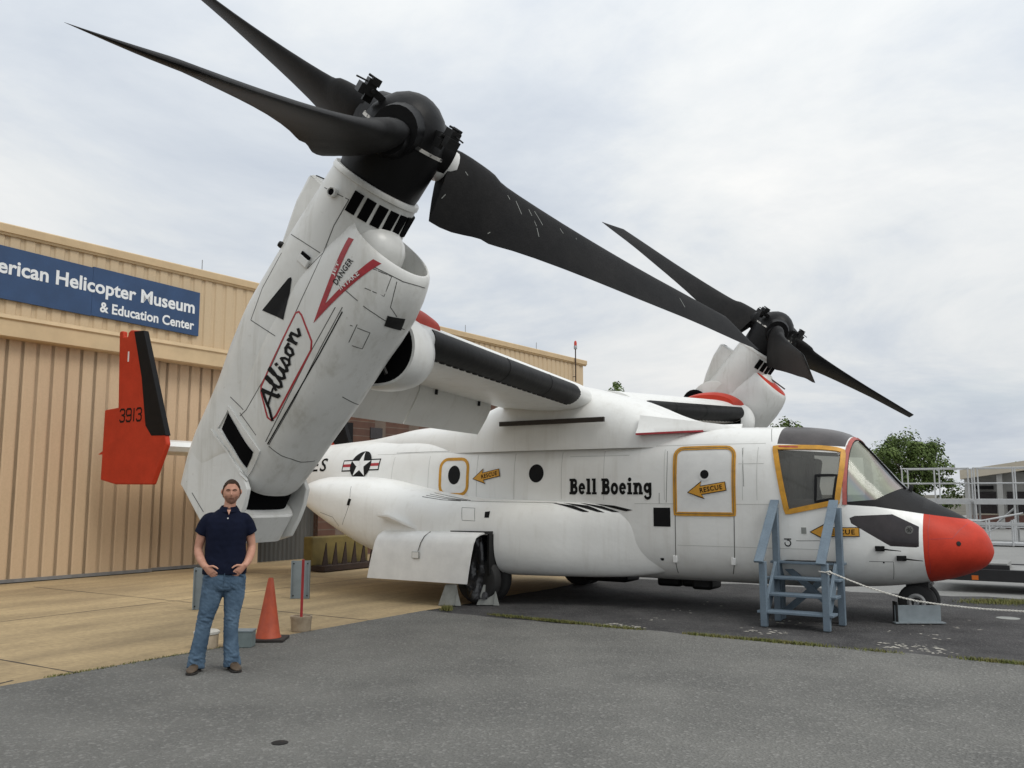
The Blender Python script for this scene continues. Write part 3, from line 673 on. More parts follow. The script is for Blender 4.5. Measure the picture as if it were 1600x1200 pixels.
    for (u, v0, hw) in ((-.93, -.84, .17), (-.96, -.90, .19), (-1.3, -.88, .20), (-1.8, -.76, .20), (-2.2, -.62, .16)):
        sc2.append([NP(s, u, v0, -hw*.55), NP(s, u, v0, hw*.55), NP(s, u, v0+.07, hw), NP(s, u, -.40, hw*1.1), NP(s, u, -.40, -hw*1.1), NP(s, u, v0+.07, -hw)])
    scp = MB().loft(sc2).build('air_scoop', 'nacelle_white', nac[s], True, 30, bevel=.03)
    MB().loft([[NP(s, -.925, -.84, -.085), NP(s, -.925, -.84, .085), NP(s, -.925, -.80, .12), NP(s, -.925, -.80, -.12)], [NP(s, -.97, -.84, -.085), NP(s, -.97, -.84, .085), NP(s, -.97, -.80, .12), NP(s, -.97, -.80, -.12)]]).build('scoop_mouth', 'void_black', scp, False)
    # tilt collar towards the wing
    pv = NP(s, -2.25, -.02, 0)
    MB().lathe(pv, (0, -s, 0), [(.40, .60), (.535, .585), (.555, .56), (.555, .1)], 40).build('tilt_collar', 'nacelle_white', nac[s], True, 40)
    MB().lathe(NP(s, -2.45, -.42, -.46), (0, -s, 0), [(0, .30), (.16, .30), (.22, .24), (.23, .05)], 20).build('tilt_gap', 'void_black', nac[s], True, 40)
    if s < 0:
        MB().lathe(NP(s, -.86, .02, .535), (.1, -1, 0), [(0, .055), (.05, .06), (.055, .045), (.03, .035)], 18).build('drain_boss', 'nacelle_white', nac[s], True, 30)
        MB().lathe(NP(s, -.86, .02, .575), (.1, -1, 0), [(0, .036), (.004, .034), (.005, .01)], 14).build('boss_hole', 'void_black', nac[s], True, 30)
        MB().lathe((-1.383, -7.525, 4.617), (-.48, -.75, .45), [(0, .035), (.03, .04), (.06, .03), (.065, .01)], 14).build('vent_knob', 'metal_dark', nac[s], True, 40)
        MB().obox((-.91, -7.662, 4.345), NU*.045, (0, -.02, 0), ND*.085).build('hand_step', 'nacelle_white', nac[s], False, bevel=.01)
        MB().obox((-.88, -7.664, 4.40), NU*.02, (0, -.012, 0), ND*.07).build('step_shadow', 'void_black', nac[s], False)  # thin black bar along the hand step: its shadow, painted in
    # spinner (hub) and blades
    prof = [(-.60, .47), (-.50, .485), (-.1, .50), (.03, .49), (.15, .46), (.28, .395), (.39, .305), (.47, .19), (.505, .09), (.515, .01)]
    hubs[s] = MB().lathe(NP(s, 0, 0, 0), NU, prof, 48).build('rotor_hub', 'hub_black', AC, True, 50)
RR = 5.79
A_ = Vector((-math.sin(TH), 0, math.cos(TH))); B_ = Vector((0, 1, 0))
BETA = pchip([.5, 1.0, 1.6, 2.3, 3.5, 4.6, 5.8], [52, 48, 38, 31, 24, 19.5, 16.5])
CHORD = pchip([.5, .75, 1.16, 1.4, 2.3, 3.5, 4.6, 5.35, 5.8], [.98, 1.02, .93, .88, .78, .68, .60, .56, .50])
LEF = pchip([.5, .8, 1.16, 1.35, 2.3, 3.5, 4.6, 5.8], [.21, .22, .225, .16, .15, .17, .25, .30])
TC = pchip([.5, 1.0, 1.6, 3.0, 5.8], [.34, .30, .22, .14, .09])
def naca(x): return 5*(.2969*math.sqrt(max(x, 0))-.126*x-.3516*x*x+.2843*x**3-.1036*x**4)
def blade_mesh(s, psi, droop=0.0, dbeta=0.0):
    er = (math.cos(psi)*A_+math.sin(psi)*B_); et = (-math.sin(psi)*A_+math.cos(psi)*B_)*s
    Hc = NP(s, 0, 0, 0); rings = []
    xs_ = [0, .01, .03, .07, .13, .22, .34, .5, .7, .88, 1.0]
    rl = [.56, .60, .7, .85, 1.0, 1.1, 1.2, 1.3, 1.4, 1.6, 1.9, 2.3, 2.7, 3.1, 3.5, 3.9, 4.3, 4.7, 5.1, 5.35, 5.5, 5.62, 5.72, 5.79]
    for r_ in rl:
        be = R(BETA(r_)+dbeta); c = CHORD(r_); cd = et*math.cos(be)+NU*math.sin(be); nn = er.cross(cd).normalized(); t = TC(r_)
        lf = LEF(r_); x0 = 0.0
        if r_ > 5.35: x0 = ((r_-5.35)/.44)**1.1*.94     # swept tip
        o = Hc+er*r_+NU*(-droop*(r_/RR)**3)
        k = 1-x0; q = []
        if r_ < .62: t *= .8
        for x in xs_: q.append(o+cd*(lf-x0-x*k)*c+nn*(naca(x)*t*c*k+ .0))
        for x in xs_[-2:0:-1]: q.append(o+cd*(lf-x0-x*k)*c-nn*naca(x)*t*c*k)
        rings.append(q)
    return MB().loft(rings), er, et
for s, p0 in ((-1, -121.2), (1, 3.0)):
    for k in range(3):
        psi = R(p0+120*k)
        mbb, er, et = blade_mesh(s, psi, -.08 if s < 0 else -.02, 20 if (s > 0 and k == 2) else (-4 if (s < 0 and k == 0) else 0))
        bl_ = mbb.build('rotor_blade', 'rotor_black', hubs[s], True, 50)
        Hc = NP(s, 0, 0, 0)
        # grip stub between spinner and cuff, pale where the paint has gone
        be = R(50); cd = et*math.cos(be)+NU*math.sin(be)
        MB().tube([Hc+er*.36-NU*.04, Hc+er*.50-NU*.03, Hc+er*.66-NU*.02], [.24, .22, .19], 16).build('blade_grip', 'white_clean' if (s < 0 and k == 2) else 'hub_black', hubs[s])
        # faired bulge on the spinner at each blade root
        ring = []
        for i in range(7):
            t = i/6; r_ = .30+.24*t; rad = .30-.05*t
            ring.append([Hc+er*r_+NU*(.06)+ (et*math.cos(2*math.pi*j/20)*rad+NU*math.sin(2*math.pi*j/20)*rad*1.05) for j in range(20)])
        MB().loft(ring).build('root_fairing', 'hub_black', hubs[s], True, 50)
        # pendulum weights between the blades
        pa = psi+R(60); e2 = math.cos(pa)*A_+math.sin(pa)*B_; t2 = (-math.sin(pa)*A_+math.cos(pa)*B_)
        c = Hc+e2*.44+NU*.27; ab = MB()
        ab.bar(Hc+e2*.30+NU*.22, c+e2*.12+NU*.0, .08, .08, NU)
        ab.obox(c+e2*.15+NU*.02, e2*.055, t2*.075, NU*.085).obox(c+e2*.22-NU*.03+t2*.03, e2*.035, t2*.10, NU*.055)
        ab.obox(c+e2*.13+NU*.10-t2*.06, e2*.05, t2*.03, NU*.04).obox(c+e2*.10-NU*.09+t2*.07, e2*.05, t2*.03, NU*.05)
        ab.tube([c+e2*.2+NU*.06, c+e2*.33+NU*.05], .010, 6).tube([c+e2*.12+t2*.14, c+e2*.12-t2*.14], .022, 8).tube([c+e2*.06+NU*.12, c+e2*.22+NU*.13], .014, 6)
        ab.build('pendulum_absorber', 'metal_dark', hubs[s], False)
    MB().lathe(NP(s, .02, 0, 0), NU, [(-.02, .497), (-.02, .51), (.015, .508), (.015, .49)], 48).build('spinner_seam', 'chipped', hubs[s])
# ================================================================== GROUND
mat('asphalt', (.165, .163, .152), .9, col2=(.125, .124, .117), vscale=.8, fine=.75, fscale=36, bump=.010, bscale=40)
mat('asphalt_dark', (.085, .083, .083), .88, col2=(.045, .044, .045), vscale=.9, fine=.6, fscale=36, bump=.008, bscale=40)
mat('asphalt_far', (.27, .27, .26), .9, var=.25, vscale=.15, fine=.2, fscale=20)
mat('concrete', (.435, .325, .178), .85, col2=(.285, .212, .118), vscale=.75, stretch=(1.6, .45, 1), fine=.2, fscale=13, lo=.36, hi=.62, bump=.003, bscale=20)
mat('earth', (.12, .11, .08), .95, var=.4, vscale=.2)
mat('grass_blade', (.10, .13, .025), .8, col2=(.19, .17, .055), vscale=6)
mat('gravel_pale', (.45, .43, .38), .9, var=.3, vscale=20)
def asphalt_mat(name, a, b, fleck, vs_=.8):
    m = bpy.data.materials.new(name); m.use_nodes = True; t = m.node_tree; bs = t.nodes['Principled BSDF']; bs.inputs['Roughness'].default_value = .92; bs.inputs['Specular IOR Level'].default_value = .25
    g = N(t, 'ShaderNodeTexCoord')
    def nz(sc_, det, ro):
        n = N(t, 'ShaderNodeTexNoise'); n.inputs['Scale'].default_value = sc_; n.inputs['Detail'].default_value = det; n.inputs['Roughness'].default_value = ro; L(t, g.outputs['Object'], n.inputs['Vector']); return n.outputs['Fac']
    rp = N(t, 'ShaderNodeValToRGB'); rp.color_ramp.elements[0].position = .36; rp.color_ramp.elements[1].position = .66; rp.color_ramp.elements[0].color = (*b, 1); rp.color_ramp.elements[1].color = (*a, 1); L(t, nz(vs_, 9, .62), rp.inputs[0])
    gr = N(t, 'ShaderNodeMapRange'); gr.inputs['From Min'].default_value = .28; gr.inputs['From Max'].default_value = .72; gr.inputs['To Min'].default_value = .5; gr.inputs['To Max'].default_value = 1.55; L(t, nz(62, 8, .82), gr.inputs[0])
    mu = N(t, 'ShaderNodeVectorMath', operation='SCALE'); L(t, rp.outputs[0], mu.inputs[0]); L(t, gr.outputs[0], mu.inputs['Scale'])
    vo = N(t, 'ShaderNodeTexVoronoi'); vo.inputs['Scale'].default_value = 42; L(t, g.outputs['Object'], vo.inputs['Vector'])
    sp = N(t, 'ShaderNodeSeparateXYZ'); L(t, vo.outputs['Color'], sp.inputs[0])
    th_ = N(t, 'ShaderNodeMapRange'); th_.inputs['From Min'].default_value = .80; th_.inputs['From Max'].default_value = .97; th_.inputs['To Max'].default_value = .55; L(t, sp.outputs[0], th_.inputs[0])
    mx = N(t, 'ShaderNodeMix', data_type='RGBA'); L(t, th_.outputs[0], mx.inputs['Factor']); L(t, mu.outputs[0], mx.inputs['A']); mx.inputs['B'].default_value = (*fleck, 1)
    L(t, mx.outputs['Result'], bs.inputs['Base Color'])
    bp = N(t, 'ShaderNodeBump'); bp.inputs['Distance'].default_value = .012; L(t, vo.outputs['Distance'], bp.inputs['Height']); L(t, bp.outputs[0], bs.inputs['Normal'])
    MATS[name] = m
asphalt_mat('asphalt', (.170, .168, .156), (.122, .121, .114), (.27, .265, .25))
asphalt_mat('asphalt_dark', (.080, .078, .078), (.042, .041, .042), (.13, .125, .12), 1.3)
def sheet(name, x0, x1, y0, y1, z, m, nx=1, ny=1, wob=None):
    V = []; F = []
    for j in range(ny+1):
        for i in range(nx+1):
            x = x0+(x1-x0)*i/nx; y = y0+(y1-y0)*j/ny
            if wob: x, y = wob(x, y)
            V.append((x, y, z))
    for j in range(ny):
        for i in range(nx): a = j*(nx+1)+i; F.append((a, a+1, a+nx+2, a+nx+1))
    return tag(mesh(name, V, F, m, None, False), kind='structure')
sheet('ground', -900, 900, -900, 900, -.03, 'earth')
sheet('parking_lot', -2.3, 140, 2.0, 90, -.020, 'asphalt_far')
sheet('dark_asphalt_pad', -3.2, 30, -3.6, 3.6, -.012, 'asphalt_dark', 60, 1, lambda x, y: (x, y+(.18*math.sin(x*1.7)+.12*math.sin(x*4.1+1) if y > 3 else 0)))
random.seed(11)
jl = [random.uniform(-.03, .03) for _ in range(400)]
sheet('concrete_apron', -16.0, -2.70, -30, 25, -.004, 'concrete', 1, 220, lambda x, y: (x+(.035*math.sin(y*2.3)+.02*math.sin(y*9.1)+.4*jl[int((y+30)*4) % 400] if x > -5 else 0), y))
sheet('asphalt_road', -2.72, 60, -60, -3.17, 0.0, 'asphalt', 250, 1, lambda x, y: (x, y+(.04*math.sin(x*1.9)+.025*math.sin(x*6.3)+.5*jl[int((x+3)*4) % 400] if y > -5 else 0)))

# saw-cut joints of the apron and a few tarred cracks in the road
mat('tar', (.035, .034, .033), .8)
def thin(name, pts, wd, z, m, parent):
    q = [Vector((p[0], p[1], z)) for p in pts]; V = []; F = []
    for i, p in enumerate(q):
        d_ = (q[min(i+1, len(q)-1)]-q[max(i-1, 0)]).normalized(); s_ = Vector((-d_.y, d_.x, 0))*wd*.5*random.uniform(.6, 1.4); V += [p-s_, p+s_]
    for i in range(len(q)-1): F.append((2*i, 2*i+1, 2*i+3, 2*i+2))
    return mesh(name, V, F, m, parent, False)
apron = bpy.data.objects['concrete_apron']; road = bpy.data.objects['asphalt_road']; random.seed(31)
def wander(a, b, n, am):
    a, b = Vector(a), Vector(b); d_ = (b-a).normalized(); s_ = Vector((-d_.y, d_.x)); o = 0; P_ = []
    for i in range(n+1): o += random.uniform(-am, am); P_.append(a+(b-a)*i/n+s_*o*math.sin(math.pi*i/n))
    return P_
for y in (-8.9, -4.4, .1): thin('apron_joint', wander((-11.4, y), (-2.72, y), 30, .006), .022, -.0015, 'tar', apron)
thin('apron_joint', wander((-7.1, -14), (-7.1, 6), 40, .006), .022, -.0018, 'tar', apron)
thin('apron_crack', wander((-2.9, -9.45), (-2.55, -10.4), 12, .03), .03, -.0012, 'tar', apron)
#DECALS
PATCH = [  # points here and in LINES: image pixels ray-cast onto the model, then baked
  ('danger_stripe','stripe_red','nac',(0.224,-0.974,0.032),[[(-0.292,-7.623,4.523),(-0.212,-7.63,4.488),(-0.55,-7.685,3.815),(-0.712,-7.685,3.631)],[(0.008,-7.57,4.256),(0.072,-7.511,4.212),(-0.461,-7.673,3.82),(-0.712,-7.685,3.631),(-0.55,-7.685,3.821)]]),
  ('step_pad','matt_black','nac',(0.009,-1.0,-0.002),[[(-1.088,-7.668,4.187),(-1.127,-7.669,4.178),(-1.527,-7.668,3.863),(-1.166,-7.687,3.713),(-1.079,-7.666,4.158)]]),
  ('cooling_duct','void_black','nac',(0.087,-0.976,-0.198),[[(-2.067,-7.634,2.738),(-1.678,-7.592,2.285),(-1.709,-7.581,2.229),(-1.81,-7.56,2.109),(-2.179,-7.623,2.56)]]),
  ('cowl_vent','metal_dark','nac',(0.769,-0.053,-0.638),[[(-0.03,-7.286,3.709),(-0.006,-7.015,3.717),(-0.108,-6.963,3.607),(-0.105,-7.247,3.612)]]),
  ('speed_stripe','ink_black','sp',(0.179,-0.835,0.521),[[(-1.395,-1.399,1.661),(-1.04,-1.314,1.62),(-0.747,-1.284,1.518),(-0.847,-1.32,1.518),(-1.126,-1.378,1.6)],[(-1.221,-1.315,1.661),(-0.812,-1.224,1.621),(-0.503,-1.21,1.509),(-0.617,-1.24,1.519),(-0.931,-1.293,1.6)],[(-0.98,-1.201,1.662),(-0.584,-1.161,1.612),(-0.267,-1.15,1.521),(-0.383,-1.171,1.52),(-0.701,-1.21,1.601)],[(-0.708,-1.15,1.652),(-0.357,-1.15,1.624),(-0.028,-1.15,1.554),(-0.152,-1.15,1.533),(-0.473,-1.15,1.602)]]),
  ('service_port','ink_black','sp',(0.277,-0.85,0.448),[[(-2.352,-1.969,1.512),(-2.272,-1.936,1.523),(-2.261,-1.989,1.419),(-2.334,-2.014,1.418)]]),
  ('tail_port','ink_black','sp',(0.011,-0.99,0.142),[[(-5.148,-2.255,1.728),(-5.085,-2.256,1.716),(-5.11,-2.275,1.601),(-5.174,-2.274,1.612)]]),
  ('allison_lettering','ink_black','nac',(0.049,-0.996,-0.077),[[(-1.347,-7.61,2.619),(-1.376,-7.617,2.613),(-1.399,-7.652,2.754),(-1.365,-7.649,2.76)],[(-1.361,-7.646,2.746),(-1.394,-7.649,2.737),(-1.463,-7.67,2.883),(-1.427,-7.671,2.891)],[(-1.42,-7.669,2.874),(-1.456,-7.669,2.869),(-1.493,-7.674,2.965),(-1.455,-7.675,2.97)],[(-1.501,-7.673,2.947),(-1.475,-7.675,2.984),(-1.324,-7.669,2.926),(-1.35,-7.667,2.889)],[(-1.379,-7.67,2.9),(-1.356,-7.672,2.938),(-1.224,-7.653,2.891),(-1.248,-7.649,2.854)],[(-1.247,-7.649,2.854),(-1.278,-7.66,2.886),(-1.233,-7.659,2.914),(-1.204,-7.647,2.882)],[(-1.384,-7.654,2.773),(-1.408,-7.657,2.778),(-1.372,-7.666,2.868),(-1.346,-7.664,2.863)],[(-1.352,-7.663,2.85),(-1.377,-7.665,2.858),(-1.317,-7.675,2.98),(-1.291,-7.673,2.973)],[(-1.244,-7.665,2.945),(-1.279,-7.667,2.934),(-1.354,-7.68,3.057),(-1.314,-7.681,3.067)],[(-1.303,-7.681,3.056),(-1.335,-7.68,3.037),(-1.418,-7.682,3.103),(-1.386,-7.683,3.122)],[(-1.405,-7.683,3.122),(-1.367,-7.683,3.103),(-1.399,-7.68,3.069),(-1.437,-7.681,3.087)],[(-1.436,-7.681,3.083),(-1.404,-7.682,3.102),(-1.315,-7.68,3.033),(-1.347,-7.678,3.014)],[(-1.362,-7.679,3.023),(-1.341,-7.68,3.049),(-1.204,-7.667,2.985),(-1.225,-7.665,2.959)],[(-1.233,-7.666,2.961),(-1.238,-7.671,2.99),(-1.175,-7.665,2.998),(-1.169,-7.66,2.969)],[(-1.163,-7.66,2.976),(-1.2,-7.664,2.971),(-1.215,-7.675,3.037),(-1.177,-7.672,3.042)],[(-1.171,-7.67,3.03),(-1.204,-7.671,3.015),(-1.308,-7.685,3.14),(-1.271,-7.686,3.154)],[(-1.257,-7.686,3.14),(-1.291,-7.684,3.123),(-1.37,-7.686,3.195),(-1.336,-7.688,3.212)],[(-1.357,-7.687,3.212),(-1.319,-7.688,3.194),(-1.35,-7.685,3.16),(-1.389,-7.685,3.178)],[(-1.388,-7.685,3.174),(-1.356,-7.687,3.193),(-1.267,-7.685,3.124),(-1.298,-7.683,3.104)],[(-1.314,-7.684,3.114),(-1.293,-7.685,3.139),(-1.153,-7.675,3.074),(-1.174,-7.673,3.049)],[(-1.181,-7.674,3.05),(-1.188,-7.678,3.08),(-1.124,-7.673,3.088),(-1.118,-7.668,3.058)],[(-1.112,-7.668,3.065),(-1.149,-7.672,3.06),(-1.169,-7.682,3.134),(-1.13,-7.68,3.139)],[(-1.123,-7.678,3.128),(-1.156,-7.679,3.111),(-1.229,-7.687,3.188),(-1.193,-7.688,3.205)],[(-1.226,-7.687,3.182),(-1.202,-7.688,3.207),(-1.103,-7.678,3.15),(-1.127,-7.678,3.126)],[(-1.134,-7.679,3.127),(-1.141,-7.682,3.159),(-1.083,-7.678,3.164),(-1.077,-7.673,3.133)],[(-1.07,-7.673,3.141),(-1.109,-7.677,3.135),(-1.128,-7.685,3.203),(-1.087,-7.682,3.208)],[(-1.214,-7.688,3.22),(-1.256,-7.688,3.204),(-1.282,-7.689,3.234),(-1.24,-7.689,3.25)],[(-1.083,-7.681,3.195),(-1.115,-7.682,3.182),(-1.198,-7.69,3.29),(-1.164,-7.691,3.302)],[(-1.185,-7.69,3.274),(-1.188,-7.691,3.303),(-1.108,-7.69,3.299),(-1.106,-7.688,3.271)],[(-1.138,-7.69,3.279),(-1.12,-7.69,3.302),(-1.041,-7.684,3.264),(-1.059,-7.683,3.241)],[(-1.079,-7.686,3.266),(-1.042,-7.684,3.266),(-1.038,-7.677,3.206),(-1.073,-7.681,3.205)],[(-1.055,-7.682,3.23),(-1.039,-7.677,3.205),(-1.081,-7.681,3.189),(-1.099,-7.684,3.214)],[(-1.05,-7.683,3.249),(-1.073,-7.685,3.255),(-1.054,-7.688,3.308),(-1.031,-7.686,3.302)],[(-1.129,-7.693,3.404),(-1.087,-7.693,3.402),(-1.081,-7.691,3.335),(-1.123,-7.691,3.337)],[(-1.126,-7.692,3.341),(-1.1,-7.692,3.363),(-1.02,-7.686,3.309),(-1.045,-7.686,3.288)],[(-1.042,-7.686,3.287),(-1.062,-7.689,3.314),(-1.0,-7.687,3.338),(-0.98,-7.684,3.311)],[(-0.979,-7.684,3.314),(-1.017,-7.686,3.31),(-1.036,-7.692,3.377),(-0.999,-7.69,3.381)],[(-0.993,-7.689,3.374),(-1.018,-7.689,3.353),(-1.094,-7.693,3.404),(-1.069,-7.693,3.425)],[(-1.073,-7.693,3.426),(-1.049,-7.693,3.399),(-1.106,-7.692,3.376),(-1.13,-7.693,3.403)],[(-1.096,-7.692,3.377),(-1.132,-7.693,3.397),(-1.075,-7.694,3.455),(-1.04,-7.693,3.435)],[(-1.057,-7.694,3.453),(-1.098,-7.695,3.48),(-1.067,-7.694,3.506),(-1.027,-7.693,3.48)],[(-1.082,-7.694,3.477),(-1.057,-7.694,3.507),(-0.928,-7.688,3.439),(-0.952,-7.688,3.409)],[(-0.974,-7.692,3.455),(-1.012,-7.693,3.443),(-1.07,-7.695,3.527),(-1.032,-7.694,3.539)],[(-1.031,-7.694,3.507),(-1.07,-7.695,3.525),(-1.038,-7.695,3.569),(-0.999,-7.694,3.551)],[(-1.045,-7.695,3.544),(-1.027,-7.695,3.571),(-0.912,-7.692,3.519),(-0.93,-7.691,3.492)],[(-0.933,-7.692,3.492),(-0.954,-7.693,3.522),(-0.899,-7.692,3.539),(-0.881,-7.689,3.51)],[(-0.878,-7.689,3.514),(-0.918,-7.692,3.509),(-0.949,-7.694,3.593),(-0.907,-7.693,3.597)]]),
]
